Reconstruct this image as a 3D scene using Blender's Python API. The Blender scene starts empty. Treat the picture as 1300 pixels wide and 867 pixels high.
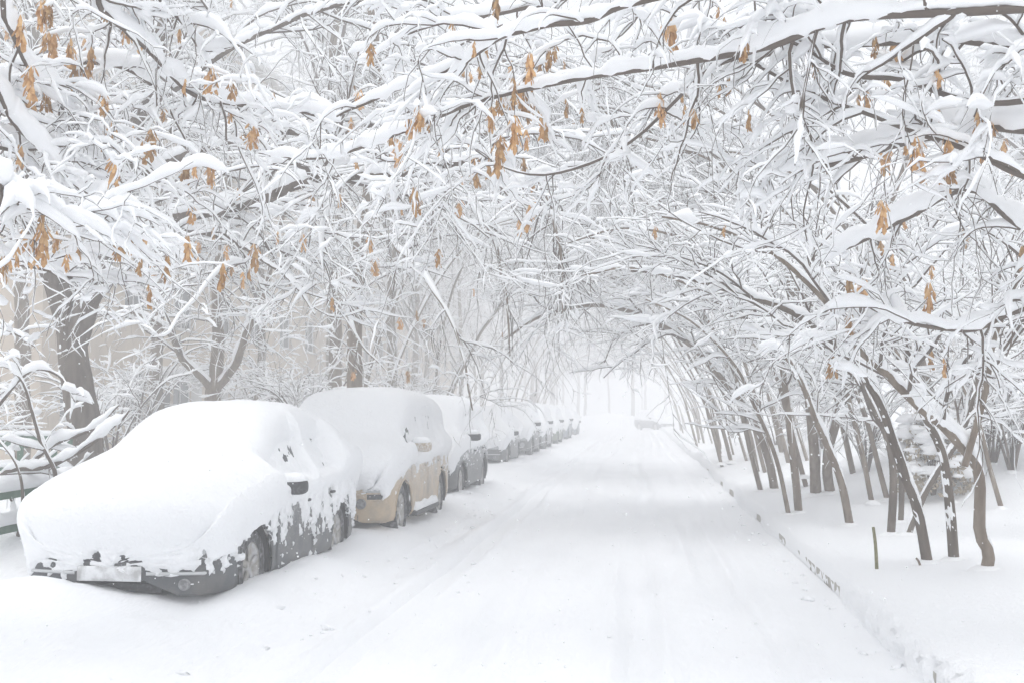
import bpy, math, time
import numpy as np
from mathutils import Vector
from mathutils.bvhtree import BVHTree

T0 = time.time()
SC = bpy.context.scene
COL = SC.collection

# ------------------------------------------------------------------ camera
F = 1400.0                    # focal length in pixels of the 1300 px wide photograph
VPX, HZY = 815.0, 522.0       # where the road direction and the horizon fall in it
EYE = np.array([0.0, 0.0, 1.6])
YAW = math.atan((VPX - 650.0) / F)
PITCH = math.atan((HZY - 433.5) / F)
cam_d = bpy.data.cameras.new('camera')
cam_d.sensor_width = 36.0
cam_d.lens = F / 1300.0 * 36.0
cam_d.clip_start = 0.05
cam_d.clip_end = 2000.0
cam = bpy.data.objects.new('camera', cam_d)
cam.location = EYE
cam.rotation_euler = (math.pi / 2 + PITCH, 0, YAW)
COL.objects.link(cam)
SC.camera = cam

# ------------------------------------------------------------------ sky, sun, exposure
SUN_EL, SUN_AZ = math.radians(72), math.radians(200)
W = bpy.data.worlds.new('World'); SC.world = W; W.use_nodes = True
nt = W.node_tree; nt.nodes.clear()
o_ = nt.nodes.new('ShaderNodeOutputWorld'); b_ = nt.nodes.new('ShaderNodeBackground')
s_ = nt.nodes.new('ShaderNodeTexSky'); s_.sky_type = 'NISHITA'; s_.sun_disc = False
s_.sun_elevation = SUN_EL; s_.sun_rotation = SUN_AZ
s_.air_density = 1.0; s_.dust_density = 6.0; s_.ozone_density = 1.0
hs = nt.nodes.new('ShaderNodeHueSaturation'); hs.inputs['Saturation'].default_value = 0.118
mx = nt.nodes.new('ShaderNodeMixRGB'); mx.inputs[0].default_value = 0.6   # an even cloud deck over the clear sky
mx.inputs[2].default_value = (6.5, 6.75, 7.08, 1)
nt.links.new(s_.outputs[0], hs.inputs['Color']); nt.links.new(hs.outputs[0], mx.inputs[1])
nt.links.new(mx.outputs[0], b_.inputs['Color']); b_.inputs['Strength'].default_value = 0.118
nt.links.new(b_.outputs[0], o_.inputs[0])
sun_d = bpy.data.lights.new('sun', 'SUN'); sun_d.energy = 0.5; sun_d.angle = math.radians(50)
sun_d.color = (1.0, 0.97, 0.93)
sun = bpy.data.objects.new('sun', sun_d); COL.objects.link(sun)
sun.rotation_euler = (math.pi / 2 - SUN_EL, 0, math.pi - SUN_AZ)
SC.view_settings.view_transform = 'Standard'; SC.view_settings.look = 'None'
SC.view_settings.gamma = 1.0; SC.view_settings.use_curve_mapping = False
SC.view_settings.exposure = 0.63
SC.cycles.max_bounces = 12; SC.cycles.diffuse_bounces = 8; SC.cycles.volume_bounces = 6
SC.cycles.glossy_bounces = 2; SC.cycles.transmission_bounces = 2
SC.cycles.use_light_tree = False; W.cycles.sampling_method = 'MANUAL'; W.cycles.sample_map_resolution = 256
SC.cycles.use_denoising = True; SC.cycles.use_adaptive_sampling = True; SC.cycles.adaptive_threshold = 0.03
HAZE = 0.0145

# ------------------------------------------------------------------ helpers
_cy, _sy, _cp, _sp = math.cos(YAW), math.sin(YAW), math.cos(PITCH), math.sin(PITCH)
def ray(px, py):
    x, y, z = (px - 650.0) / F, -(py - 433.5) / F, 1.0     # right, up, forward
    f2, u2 = z * _cp - y * _sp, z * _sp + y * _cp
    return np.array([x * _cy - f2 * _sy, x * _sy + f2 * _cy, u2])
def P(px, py, Y):
    d = ray(px, py); return EYE + d * (Y / d[1])
def G(px, py, z=0.0):
    d = ray(px, py); return EYE + d * ((z - EYE[2]) / d[2])
def project(p):
    q = p - EYE
    x = q[..., 0] * _cy + q[..., 1] * _sy; f2 = -q[..., 0] * _sy + q[..., 1] * _cy
    z = f2 * _cp + q[..., 2] * _sp; y = -f2 * _sp + q[..., 2] * _cp
    z = np.where(z > 0.1, z, 0.1)
    return 650 + F * x / z, 433.5 - F * y / z, z

def hsh(ix, iy, iz, seed):
    with np.errstate(over='ignore'):
        n = (ix * 374761393 + iy * 668265263 + iz * 2147483647 + seed * 1274126177).astype(np.int64) & 0xFFFFFFFF
        n = ((n ^ (n >> 13)) * 1274126177) & 0xFFFFFFFF
        n = (n ^ (n >> 16)) & 0xFFFF
    return n / 65535.0
def vnoise(p, seed=0):
    p = np.asarray(p, float); i = np.floor(p).astype(np.int64); f = p - i; f = f * f * (3 - 2 * f)
    out = 0
    for dx in (0, 1):
        for dy in (0, 1):
            for dz in (0, 1):
                w = (f[..., 0] if dx else 1 - f[..., 0]) * (f[..., 1] if dy else 1 - f[..., 1]) * (f[..., 2] if dz else 1 - f[..., 2])
                out = out + w * hsh(i[..., 0] + dx, i[..., 1] + dy, i[..., 2] + dz, seed)
    return out
def fbm(p, seed=0, oct=3):
    a, s, t = 1.0, 0, 0
    for k in range(oct):
        s = s + a * vnoise(np.asarray(p) * 2.0 ** k, seed + k); t += a; a *= 0.5
    return s / t
def sstep(a, b, x):
    t = np.clip((np.asarray(x, float) - a) / (b - a), 0, 1); return t * t * (3 - 2 * t)
def unit(v):
    return v / np.maximum(np.linalg.norm(v, axis=-1, keepdims=True), 1e-9)

def mesh_data(name, verts, faces, mats, smooth=True):
    """faces: list of (F,k) int arrays, or of (array, material index)"""
    me = bpy.data.meshes.new(name)
    verts = np.asarray(verts, np.float32).reshape(-1, 3)
    fa = [(f if isinstance(f, tuple) else (f, 0)) for f in faces]
    fa = [(np.asarray(f, np.int32), m) for f, m in fa if len(f)]
    me.vertices.add(len(verts)); me.vertices.foreach_set('co', verts.ravel())
    loops = np.concatenate([f.ravel() for f, m in fa]) if fa else np.zeros(0, np.int32)
    tot = np.concatenate([np.full(len(f), f.shape[1], np.int32) for f, m in fa])
    st = np.concatenate([[0], np.cumsum(tot)[:-1]]).astype(np.int32)
    mi = np.concatenate([np.full(len(f), m, np.int32) for f, m in fa])
    me.loops.add(len(loops)); me.loops.foreach_set('vertex_index', loops)
    me.polygons.add(len(tot)); me.polygons.foreach_set('loop_start', st)
    me.polygons.foreach_set('material_index', mi)
    me.polygons.foreach_set('use_smooth', np.full(len(tot), smooth, bool))
    me.update(calc_edges=True); me.validate()
    for m in (mats if isinstance(mats, (list, tuple)) else [mats]): me.materials.append(m)
    return me
def link(name, data, parent=None, loc=None, rotz=0.0):
    o = bpy.data.objects.new(name, data); COL.objects.link(o)
    if parent is not None: o.parent = parent
    if loc is not None: o.location = [float(c) for c in loc]
    if rotz: o.rotation_euler = (0, 0, rotz)
    return o
def obj(name, verts, faces, mats, parent=None, loc=None, smooth=True):
    return link(name, mesh_data(name, verts, faces, mats, smooth), parent, loc)
def tag(o, label, cat, group=None, kind=None):
    o['label'] = label; o['category'] = cat
    if group: o['group'] = group
    if kind: o['kind'] = kind
    return o
def structure(o, label, cat): 
    o['kind'] = 'structure'; o['label'] = label; o['category'] = cat; return o
def thing(name, label, cat, loc=(0, 0, 0), rotz=0.0, group=None):
    o = link(name, None, None, loc, rotz); o.empty_display_size = 0.2
    return tag(o, label, cat, group)
def dup(root, loc, rotz=0.0, scale=None, label=None, group=None):
    r = root.copy(); COL.objects.link(r); r.location = [float(c) for c in loc]; r.rotation_euler = (0, 0, rotz)
    if scale is not None: r.scale = scale
    if label: r['label'] = label
    if group: r['group'] = group
    for ch in list(root.children):
        c = ch.copy(); COL.objects.link(c); c.parent = r
        for g in ch.children:
            d = g.copy(); COL.objects.link(d); d.parent = c
    return r

def box_vf(x0, x1, y0, y1, z0, z1, bev=0.0):
    """box, optionally with chamfered vertical and top edges"""
    if bev <= 0:
        v = np.array([[x, y, z] for z in (z0, z1) for y in (y0, y1) for x in (x0, x1)], float)
        f = np.array([[0, 2, 3, 1], [4, 5, 7, 6], [0, 1, 5, 4], [2, 6, 7, 3], [0, 4, 6, 2], [1, 3, 7, 5]])
        return v, [f]
    def ring(i, z):
        a, b, c, d = x0 + i, x1 - i, y0 + i, y1 - i; e = bev
        return [[a + e, c, z], [b - e, c, z], [b, c + e, z], [b, d - e, z], [b - e, d, z], [a + e, d, z], [a, d - e, z], [a, c + e, z]]
    v = np.array(ring(bev, z0) + ring(0, z0 + bev) + ring(0, z1 - bev) + ring(bev, z1), float)
    q = [[k * 8 + i, k * 8 + (i + 1) % 8, (k + 1) * 8 + (i + 1) % 8, (k + 1) * 8 + i] for k in range(3) for i in range(8)]
    return v, [np.array(q), np.array([[7, 6, 5, 4, 3, 2, 1, 0], [24, 25, 26, 27, 28, 29, 30, 31]])]
def box(name, x0, x1, y0, y1, z0, z1, mat, parent=None, bev=0.0, loc=None):
    v, f = box_vf(x0, x1, y0, y1, z0, z1, bev); return obj(name, v, f, mat, parent, loc, smooth=False)
def join(parts):
    vs, fs, n = [], [], 0
    for v, fl in parts:
        v = np.asarray(v, float).reshape(-1, 3); vs.append(v)
        for f in (fl if isinstance(fl, list) else [fl]):
            if isinstance(f, tuple): fs.append((np.asarray(f[0]) + n, f[1]))
            else: fs.append(np.asarray(f) + n)
        n += len(v)
    return np.concatenate(vs), fs

# ------------------------------------------------------------------ materials
def material(name, col, rough=0.7, noise=None, bump=0.0, bscale=20.0, metallic=0.0, spec=0.3, coords='Object', sss=0.0, stretch=None):
    m = bpy.data.materials.new(name); m.use_nodes = True; t = m.node_tree; bs = t.nodes['Principled BSDF']
    bs.inputs['Base Color'].default_value = (*col, 1); bs.inputs['Roughness'].default_value = rough
    bs.inputs['Metallic'].default_value = metallic; bs.inputs['Specular IOR Level'].default_value = spec
    tc = t.nodes.new('ShaderNodeTexCoord'); src = tc.outputs[coords]
    if stretch:
        mp = t.nodes.new('ShaderNodeMapping'); mp.inputs['Scale'].default_value = stretch
        t.links.new(src, mp.inputs[0]); src = mp.outputs[0]
    if noise:
        col2, sc, lo, hi = noise
        n = t.nodes.new('ShaderNodeTexNoise'); n.inputs['Scale'].default_value = sc; n.inputs['Detail'].default_value = 4
        t.links.new(src, n.inputs['Vector'])
        mr = t.nodes.new('ShaderNodeMapRange'); mr.inputs[1].default_value = lo; mr.inputs[2].default_value = hi
        t.links.new(n.outputs[0], mr.inputs[0])
        c = t.nodes.new('ShaderNodeMixRGB'); c.inputs[1].default_value = (*col, 1); c.inputs[2].default_value = (*col2, 1)
        t.links.new(mr.outputs[0], c.inputs[0]); t.links.new(c.outputs[0], bs.inputs['Base Color'])
    if bump:
        n = t.nodes.new('ShaderNodeTexNoise'); n.inputs['Scale'].default_value = bscale; n.inputs['Detail'].default_value = 5
        t.links.new(src, n.inputs['Vector'])
        bp = t.nodes.new('ShaderNodeBump'); bp.inputs['Strength'].default_value = bump; bp.inputs['Distance'].default_value = 0.02
        t.links.new(n.outputs[0], bp.inputs['Height']); t.links.new(bp.outputs[0], bs.inputs['Normal'])
    return m
SNOW = material('snow', (0.875, 0.885, 0.90), 0.85, None, 0.6, 34, spec=0.15)
SNOWT = material('snow_on_twigs', (0.91, 0.918, 0.93), 0.9, spec=0.1)
SNOWR = material('packed_road_snow', (0.89, 0.90, 0.918), 0.8, ((0.84, 0.852, 0.872), 1.3, 0.45, 0.75), 0.6, 22, spec=0.15, stretch=(1, 0.35, 1))
BARK = material('bark_grey_brown', (0.150, 0.113, 0.082), 0.9, ((0.25, 0.205, 0.16), 14, 0.35, 0.7), 0.8, 40, spec=0.1, stretch=(1, 1, 0.25))
BARKD = material('bark_dark', (0.088, 0.066, 0.050), 0.9, ((0.17, 0.14, 0.112), 10, 0.35, 0.7), 0.8, 35, spec=0.1, stretch=(1, 1, 0.25))
BARKT = material('bark_twig', (0.135, 0.110, 0.092), 0.9, spec=0.1)
SEED = material('dry_seed_wings', (0.50, 0.275, 0.115), 0.8, ((0.66, 0.43, 0.22), 30, 0.35, 0.65), spec=0.15)
t = SEED.node_tree; oi = t.nodes.new('ShaderNodeObjectInfo'); hv = t.nodes.new('ShaderNodeHueSaturation'); mr = t.nodes.new('ShaderNodeMapRange'); mr.inputs[3].default_value = .62; mr.inputs[4].default_value = 1.18
bs = t.nodes['Principled BSDF']; src = bs.inputs['Base Color'].links[0].from_socket; t.links.new(oi.outputs['Random'], mr.inputs[0]); t.links.new(mr.outputs[0], hv.inputs['Value']); t.links.new(src, hv.inputs['Color']); t.links.new(hv.outputs[0], bs.inputs['Base Color'])
CONC = material('kerb_concrete', (0.46, 0.44, 0.40), 0.9, ((0.34, 0.32, 0.29), 12, 0.4, 0.7), 0.5, 60)
GREEN = material('green_fence_paint', (0.05, 0.12, 0.075), 0.6, ((0.09, 0.16, 0.11), 8, 0.4, 0.7))
RUBBER = material('tyre_rubber', (0.035, 0.035, 0.037), 0.85, ((0.22, 0.22, 0.23), 18, 0.45, 0.7))
RIM = material('rim_alloy', (0.32, 0.30, 0.27), 0.5, ((0.55, 0.55, 0.56), 12, 0.4, 0.65), metallic=0.3)
LINER = material('wheel_arch_liner', (0.02, 0.02, 0.022), 0.9)
GLASS = material('car_glass', (0.03, 0.035, 0.04), 0.12, spec=0.5)
LAMP = material('lamp_lens', (0.42, 0.43, 0.44), 0.15, spec=0.6)
TRIM = material('black_trim', (0.035, 0.037, 0.04), 0.6, ((0.10, 0.10, 0.11), 40, 0.5, 0.7))
CHROME = material('bright_trim', (0.55, 0.56, 0.57), 0.3, metallic=0.6)
PLATE = material('snowy_plate', (0.45, 0.45, 0.45), 0.6, ((0.78, 0.79, 0.80), 9, 0.4, 0.6))
def paint(name, c, dirt=(0.17, 0.16, 0.155)):
    m = material(name, c, 0.42, (dirt, 5, 0.42, 0.72), 0.0, spec=0.5); t = m.node_tree; bs = t.nodes['Principled BSDF']; src = bs.inputs['Base Color'].links[0].from_socket
    tc = t.nodes.new('ShaderNodeTexCoord'); n = t.nodes.new('ShaderNodeTexNoise'); n.inputs['Scale'].default_value = 60; n.inputs['Detail'].default_value = 6; n.inputs['Roughness'].default_value = .7   # snow dust clinging to the paint
    t.links.new(tc.outputs['Object'], n.inputs['Vector']); mr = t.nodes.new('ShaderNodeMapRange'); mr.inputs[1].default_value = .56; mr.inputs[2].default_value = .74; mr.inputs[4].default_value = .8
    sx = t.nodes.new('ShaderNodeSeparateXYZ'); t.links.new(tc.outputs['Object'], sx.inputs[0]); mh = t.nodes.new('ShaderNodeMapRange'); mh.inputs[1].default_value = .25; mh.inputs[2].default_value = .95; mh.inputs[3].default_value = -.08; mh.inputs[4].default_value = .14   # powder catches on the upper panels
    t.links.new(sx.outputs[2], mh.inputs[0]); ad = t.nodes.new('ShaderNodeMath'); ad.operation = 'ADD'; t.links.new(n.outputs[0], ad.inputs[0]); t.links.new(mh.outputs[0], ad.inputs[1]); t.links.new(ad.outputs[0], mr.inputs[0]); c_ = t.nodes.new('ShaderNodeMixRGB'); c_.inputs[2].default_value = (.8, .82, .85, 1); t.links.new(src, c_.inputs[1]); t.links.new(mr.outputs[0], c_.inputs[0]); t.links.new(c_.outputs[0], bs.inputs['Base Color']); return m

# ------------------------------------------------------------------ ground, road, verge
def mounds(x, y):
    h = 0
    for cx, cy, a, sx, sy in MOUNDS: h = h + a * np.exp(-((x - cx) / sx) ** 2 - ((y - cy) / sy) ** 2)
    return h
MOUNDS = [(5.6, 17.5, 0.75, 1.5, 2.2), (4.0, 19.5, 0.45, 1.2, 2.2), (8.5, 22, 0.5, 3, 3), (5.0, 28, 0.7, 2, 4), (3.1, 8.3, 0.07, 1.0, 0.8),
          (3.6, 33, .5, 1.5, 5), (-9, 9, .35, 2.2, 2.5), (-8.5, 17, .4, 2, 4), (-4.6, 7.9, .16, .55, .5), (-7.0, 11.5, .25, 1.0, 2.0),
          (-3.45, 7.95, -.12, .22, .3), (-3.05, 9.9, .06, .4, .9), (-2.7, 12.2, .05, .5, .7), (-2.85, 18.6, .06, .5, 1.0), (0.5, 118, .9, 9, 5), (-3, 126, 1.2, 5, 5)]
KERB_X = 1.62
def H(x, y):
    x = np.asarray(x, float); y = np.asarray(y, float); z0 = np.zeros_like(x)
    q = np.stack([x, y, z0], -1)
    road = 0.05 * (fbm(q * [0.9, 0.35, 1], 3) - 0.5) + 0.018 * (fbm(q * [4, 2.2, 1], 5) - 0.5) + 0.016 * (vnoise(q * [11, 7, 1], 9) - 0.5)
    for k, (xc, dep, wd) in enumerate([(-1.95, .085, .17), (-0.08, .060, .15), (0.60, .045, .14), (-1.2, .035, .12), (1.05, .030, .11), (-2.35, .040, .13)]):
        wob = 0.30 * (vnoise(np.stack([y * 0.09, z0 + k * 7.3, z0], -1), 11) - 0.5) + 0.10 * (vnoise(np.stack([y * 0.5, z0 + k, z0], -1), 12) - .5)
        fade = 0.25 + 0.75 * sstep(0.35, 0.65, vnoise(np.stack([y * 0.22, z0 + k * 3.1, z0], -1), 13))
        d = np.abs(x - xc - wob)
        road = road - dep * fade * (1 - sstep(wd * .55, wd, d)) + 0.6 * dep * fade * np.exp(-((d - wd * 1.25) / 0.06) ** 2)
    left = sstep(-2.4, -3.25, x) * (0.155 + 0.10 * (fbm(q * [1.2, 0.9, 1], 21) - 0.35)) + sstep(-2.5, -2.95, x) * .05 * (fbm(q * [3.5, 2.5, 1], 25) - .4)
    lawn = sstep(-4.9, -6.3, x) * (0.14 + 0.25 * (fbm(q * .5, 22) - 0.4))
    bank = sstep(KERB_X - .02, KERB_X + .16, x) * (0.25 + 0.10 * (fbm(q * [.8, .55, 1], 23) - 0.5)) + sstep(1.7, 5, x) * (0.06 + 0.30 * (fbm(q * .4, 24) - 0.4))
    return road * (1 - sstep(1.5, 1.9, x)) * (1 - .7 * sstep(-5, -6.5, x)) + left + lawn + bank + mounds(x, y)
def grid_faces(nr, nc):
    i = np.arange(nr - 1)[:, None] * nc + np.arange(nc - 1)[None]
    return np.stack([i, i + 1, i + nc + 1, i + nc], -1).reshape(-1, 4)
def yrow(a, b, k=0.007, mn=0.065):
    r = [a]
    while r[-1] < b: r.append(r[-1] + max(mn, k * abs(r[-1])))
    return np.array(r)
def sheet(name, xs, ys, mat, flip=False):
    X, Y = np.meshgrid(xs, ys); Z = H(X, Y)
    return obj(name, np.stack([X, Y, Z], -1), [grid_faces(len(ys), len(xs))], mat)
g = obj('ground', [[-190, -30, -.06], [190, -30, -.06], [190, 330, -.06], [-190, 330, -.06]], [np.array([[0, 1, 2, 3]])], SNOW)
structure(g, 'flat snow covered ground reaching to the horizon', 'ground')
YR = yrow(-4, 150)
rd = sheet('road', np.append(np.arange(-6.0, KERB_X - .08, 0.06), KERB_X + .02), YR, SNOWR)
structure(rd, 'snow covered road with faint tyre ruts between parked cars and kerb', 'road')
lw = sheet('lawn', np.concatenate([-6.0 - 0.0 - np.geomspace(0.001, 40, 70)[::-1], [-6.0]]), yrow(-4, 150, .02, .18), SNOW)
structure(lw, 'deep snow over the lawn left of the parked cars', 'lawn')
# verge: the snow bank with a crumbling face over the kerb
xs = np.concatenate([KERB_X + np.array([-.03, -.012, .012, .012, .015, .035, .05, .07, .1, .14, .18, .24, .3]), KERB_X + np.arange(.37, 6, .085), KERB_X + np.geomspace(6, 50, 34)])
X, Y = np.meshgrid(xs, yrow(3.5, 150, .0075, .05)); Z = H(X, Y)
prof = np.interp(np.arange(13), [0, 1, 2, 3, 4, 5, 6, 7, 8, 9, 10, 11, 12], [-.03, .012, .03, .075, .125, .16, .19, .21, .223, .234, .242, .247, .25]) / .25
zt_ = H(np.full_like(Y[:, :1], KERB_X + .3), Y[:, :1])
Z[:, :13] = zt_ * prof[None]
q = np.stack([X, Y, Z], -1)
broken = sstep(.30, .55, vnoise(np.stack([Y * .55, Y * 0, Y * 0], -1), 34)) * (1 - sstep(6.5, 11, Y)) + .10
amp = np.exp(-np.maximum(X - KERB_X - .05, 0) / .07) * sstep(-.03, 0.012, X - KERB_X)
X = X + amp * (0.09 * (vnoise(np.stack([Y * .8, Y * 0, Y * 0], -1), 30) - .5) + broken * (.15 * (fbm(q * [4, 11, 20], 31, 3) - .43) + .07 * (vnoise(q * [14, 40, 50], 33) - .5)))
vg = obj('verge', np.stack([X, Y, Z], -1), [grid_faces(*X.shape)], SNOW)
structure(vg, 'raised snowy verge along the right of the road with crumbling edge', 'verge')
kp = [box_vf(KERB_X + .03, KERB_X + .17, .006, .994, -.1, .125, .012)]
kv, kf = join(kp); kme = mesh_data('kerb_stone', kv, kf, CONC, False)
kerb = structure(link('kerb', None), 'grey concrete kerb showing through the crumbled snow edge', 'kerb')
for k in range(30): link('kerb_stone', kme, kerb, (0, 1 + k, 0))

# ------------------------------------------------------------------ branches
class Skel:
    """batches of polylines (M,S+1,3) with radii (M,S+1)"""
    def __init__(s): s.b = []
    def add(s, pts, rad, lvl, mul=1.0): s.b.append((pts, rad, lvl, mul)); return pts, rad
def catmull(pts, n):
    p = np.asarray(pts, float); p = np.concatenate([[2 * p[0] - p[1]], p, [2 * p[-1] - p[-2]]])
    m = len(p) - 3; t = np.linspace(0, m - 1e-6, n); i = t.astype(int); f = (t - i)[:, None]
    a, b, c, d = p[i], p[i + 1], p[i + 2], p[i + 3]
    return 0.5 * (2 * b + (c - a) * f + (2 * a - 5 * b + 4 * c - d) * f ** 2 + (3 * b - a - 3 * c + d) * f ** 3)
def stem(pts, r0, r1, rng, step=0.12, wob=0.012):
    p = np.asarray(pts, float); L = np.linalg.norm(np.diff(p[:, :3], axis=0), axis=1).sum()
    n = max(6, int(L / step)); q = catmull(p, n); t = np.linspace(0, 1, n)
    w = np.stack([vnoise(np.stack([t * L * 2.2, t * 0 + k * 9.7, t * 0 + rng.random() * 50], -1), 41) - .5 for k in range(3)], -1)
    q = q + w * wob * 2 * np.minimum(1, t * 6)[:, None]
    r = r1 + (r0 - r1) * (1 - t) ** 0.85
    r = r * (1 + .12 * (vnoise(np.stack([t * L * 5, t * 0, t * 0 + rng.random() * 50], -1), 42) - .5))
    return q[None], r[None]
def grow(st, di, ln, r0, rng, nseg, wig=.16, trop=(0, 0, 0), tip=.35):
    M = len(st); p = st.copy(); d = unit(di); pts = [p]; step = (ln / nseg)[:, None]; tr = np.asarray(trop, float)
    for k in range(nseg):
        d = unit(d + wig * rng.standard_normal((M, 3)) + tr * (k + 1) / nseg); p = p + d * step; pts.append(p)
    t = np.linspace(0, 1, nseg + 1)[None]
    return np.stack(pts, 1), r0[:, None] * (1 - (1 - tip) * t)
def spawn(pts, rad, per_m, rng, t0=.15, t1=1.0, ang=(35, 70), flat=0.0, lift=0.0):
    M, S = pts.shape[0], pts.shape[1] - 1
    L = np.linalg.norm(np.diff(pts, axis=1), axis=2).sum(1)
    cnt = rng.poisson(np.maximum(L * per_m * (t1 - t0), 0)); idx = np.repeat(np.arange(M), cnt); n = len(idx)
    t = (t0 + (t1 - t0) * rng.random(n)) * S; i = np.minimum(t.astype(int), S - 1); f = (t - i)[:, None]
    a, b = pts[idx, i], pts[idx, i + 1]; pos = a * (1 - f) + b * f; tg = unit(b - a)
    r = rad[idx, i] * (1 - f[:, 0]) + rad[idx, i + 1] * f[:, 0]
    ref = np.where(np.abs(tg[:, 2:3]) > .9, [[1., 0, 0]], [[0, 0, 1.]]); s = unit(np.cross(tg, ref)); u = np.cross(s, tg)
    az = rng.random(n) * 2 * np.pi
    if flat > 0:      # keep side shoots mostly level
        az = np.where(rng.random(n) < flat, np.where(rng.random(n) < .5, 0, np.pi) + rng.normal(0, .45, n), az)
    an = np.radians(rng.uniform(ang[0], ang[1], n))
    d = tg * np.cos(an)[:, None] + (s * np.cos(az)[:, None] + u * np.sin(az)[:, None]) * np.sin(an)[:, None]
    d[:, 2] += lift
    return pos, unit(d), r, L[idx], t / S
def frames(pts):
    tg = np.empty_like(pts); tg[:, 1:-1] = pts[:, 2:] - pts[:, :-2]; tg[:, 0] = pts[:, 1] - pts[:, 0]; tg[:, -1] = pts[:, -1] - pts[:, -2]
    tg = unit(tg); up = np.array([0, 0, 1.0]); s = np.cross(tg, up); bad = np.linalg.norm(s, axis=-1) < .15
    if bad.any(): s[bad] = s[bad] + np.cross(tg[bad], [0.3, 1, 0.0])
    s = unit(s); return tg, s, np.cross(s, tg)
def rings(c, s, u, a, b, K):
    th = np.arange(K) * 2 * np.pi / K + np.pi / 2
    return c[:, :, None] + s[:, :, None] * (np.cos(th)[None, None, :, None] * a[:, :, None, None]) + u[:, :, None] * (np.sin(th)[None, None, :, None] * b[:, :, None, None])
def tube_faces(M, R, K):
    b = (np.arange(M) * R * K)[:, None, None]; i = (np.arange(R - 1) * K)[None, :, None]; k = np.arange(K)[None, None]; k2 = (k + 1) % K
    return np.stack([b + i + k, b + i + k2, b + i + K + k2, b + i + K + k], -1).reshape(-1, 4)
def tubes(pts, rad, K):
    tg, s, u = frames(pts)
    if len(pts) == 1:      # one stem: carry the ring frame along the axis
        a = unit(np.cross(tg[0, 0], [.3, 1, .1]))
        for i in range(pts.shape[1]): a = unit(a - tg[0, i] * (a @ tg[0, i])); s[0, i] = a; u[0, i] = np.cross(a, tg[0, i])
    sg = np.sign((s[:, 1:] * s[:, :-1]).sum(-1)); sg = np.cumprod(np.where(sg == 0, 1, sg), 1)[..., None]   # no twist where the axis passes the vertical
    s[:, 1:] = s[:, 1:] * sg; u[:, 1:] = u[:, 1:] * sg; v = rings(pts, s, u, rad, rad, K)
    return v.reshape(-1, 3), [tube_faces(pts.shape[0], pts.shape[1], K)]
def snow_tubes(pts, rad, K, amt, seed, lump=1.0, fine=False):
    """snow lying along the top of each polyline; thin or gone where it is steep"""
    tg, s, u = frames(pts); hz = np.sqrt(np.maximum(0, 1 - tg[..., 2] ** 2))
    n = vnoise(pts * (9 if fine else 5) + seed * 3.1, seed); n2 = vnoise(pts * 2.3, seed + 1)
    h = amt * (1 + 1.3 * sstep(.58, .85, vnoise(pts * 3.1 + 11, seed + 2))) * (0.75 + .9 * np.minimum(rad, .06) / .02) * hz ** 1.3 * sstep(.14, .42, hz) * np.clip(.25 + 1.15 * n * lump + .9 * (n2 - .3), 0, 2.4)
    h = h - .004
    m_ = pts.shape[1]; j_ = np.arange(m_); q_ = max(1.0, min(9.0, m_ * .22)); e = np.clip(.25 + j_ / q_, 0, 1) * np.clip(.2 + (m_ - 1 - j_) / q_, 0, 1); h = np.maximum(h, 0) * e
    h = .15 * np.tanh(h / .15)
    a = rad * .86 + .40 * h; b = .2 * rad + .56 * h
    c = pts + u * (rad * .5)[..., None] + np.array([0, 0, 1.0]) * (.46 * h)[..., None]
    up = unit(u * .5 + np.array([0, 0, 1.0]))
    a = np.where(h <= 1e-5, rad * .5, a)
    v = rings(c, s, up, a, b, K)
    if fine: v = v + (((vnoise(v * 24, seed + 5) - .5) * .5 + (vnoise(v * 10, seed + 6) - .5) * .9) * np.minimum(h, .06)[:, :, None])[..., None] * unit(v - c[:, :, None])
    return v.reshape(-1, 3), [tube_faces(pts.shape[0], pts.shape[1], K)]
# lump of snow caught in a fork
def ico():
    import bmesh
    bm = bmesh.new(); bmesh.ops.create_icosphere(bm, subdivisions=2, radius=1); bm.verts.ensure_lookup_table()
    v = np.array([x.co[:] for x in bm.verts]); f = np.array([[x.index for x in p.verts] for p in bm.faces]); bm.free(); return v, f
ICO_V, ICO_F = ico()
def lumps(pos, size, seed, dirs=None):
    M = len(pos); v = np.repeat(ICO_V[None], M, 0)
    v = v * (1 + 1.1 * (vnoise(v * 1.9 + np.arange(M)[:, None, None] * 3.7, seed) - .5) + .5 * (vnoise(v * 4.1 + np.arange(M)[:, None, None] * 1.7, seed + 1) - .5))[..., None]
    v[..., 2] = np.where(v[..., 2] < 0, v[..., 2] * .45, v[..., 2])
    sx = np.stack([size * 1.25, size * .62, size * .62], -1) * np.random.default_rng(seed).uniform(.7, 1.3, (M, 3))
    v = v * sx[:, None]
    if dirs is not None:
        dirs = dirs * [1, 1, .6]; a = np.arctan2(dirs[:, 1], dirs[:, 0]); c, s = np.cos(a)[:, None], np.sin(a)[:, None]
        k = (dirs[:, 2] / np.maximum(np.hypot(dirs[:, 0], dirs[:, 1]), .35))[:, None]
        z = v[..., 2] + v[..., 0] * np.clip(k, -1, 1); v = np.stack([v[..., 0] * c - v[..., 1] * s, v[..., 0] * s + v[..., 1] * c, z], -1)
    v = v + pos[:, None] + np.array([0, 0, .12]) * size[:, None, None]
    return v.reshape(-1, 3), [(ICO_F[None] + (np.arange(M) * len(ICO_V))[:, None, None]).reshape(-1, 3)]
def resample(pts, rad, step):
    L = np.linalg.norm(np.diff(pts[0], axis=0), axis=1); c = np.concatenate([[0], np.cumsum(L)]); n = max(4, int(c[-1] / step))
    t = np.linspace(0, c[-1], n)
    return np.stack([np.interp(t, c, pts[0, :, k]) for k in range(3)], -1)[None], np.interp(t, c, rad[0])[None]

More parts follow.
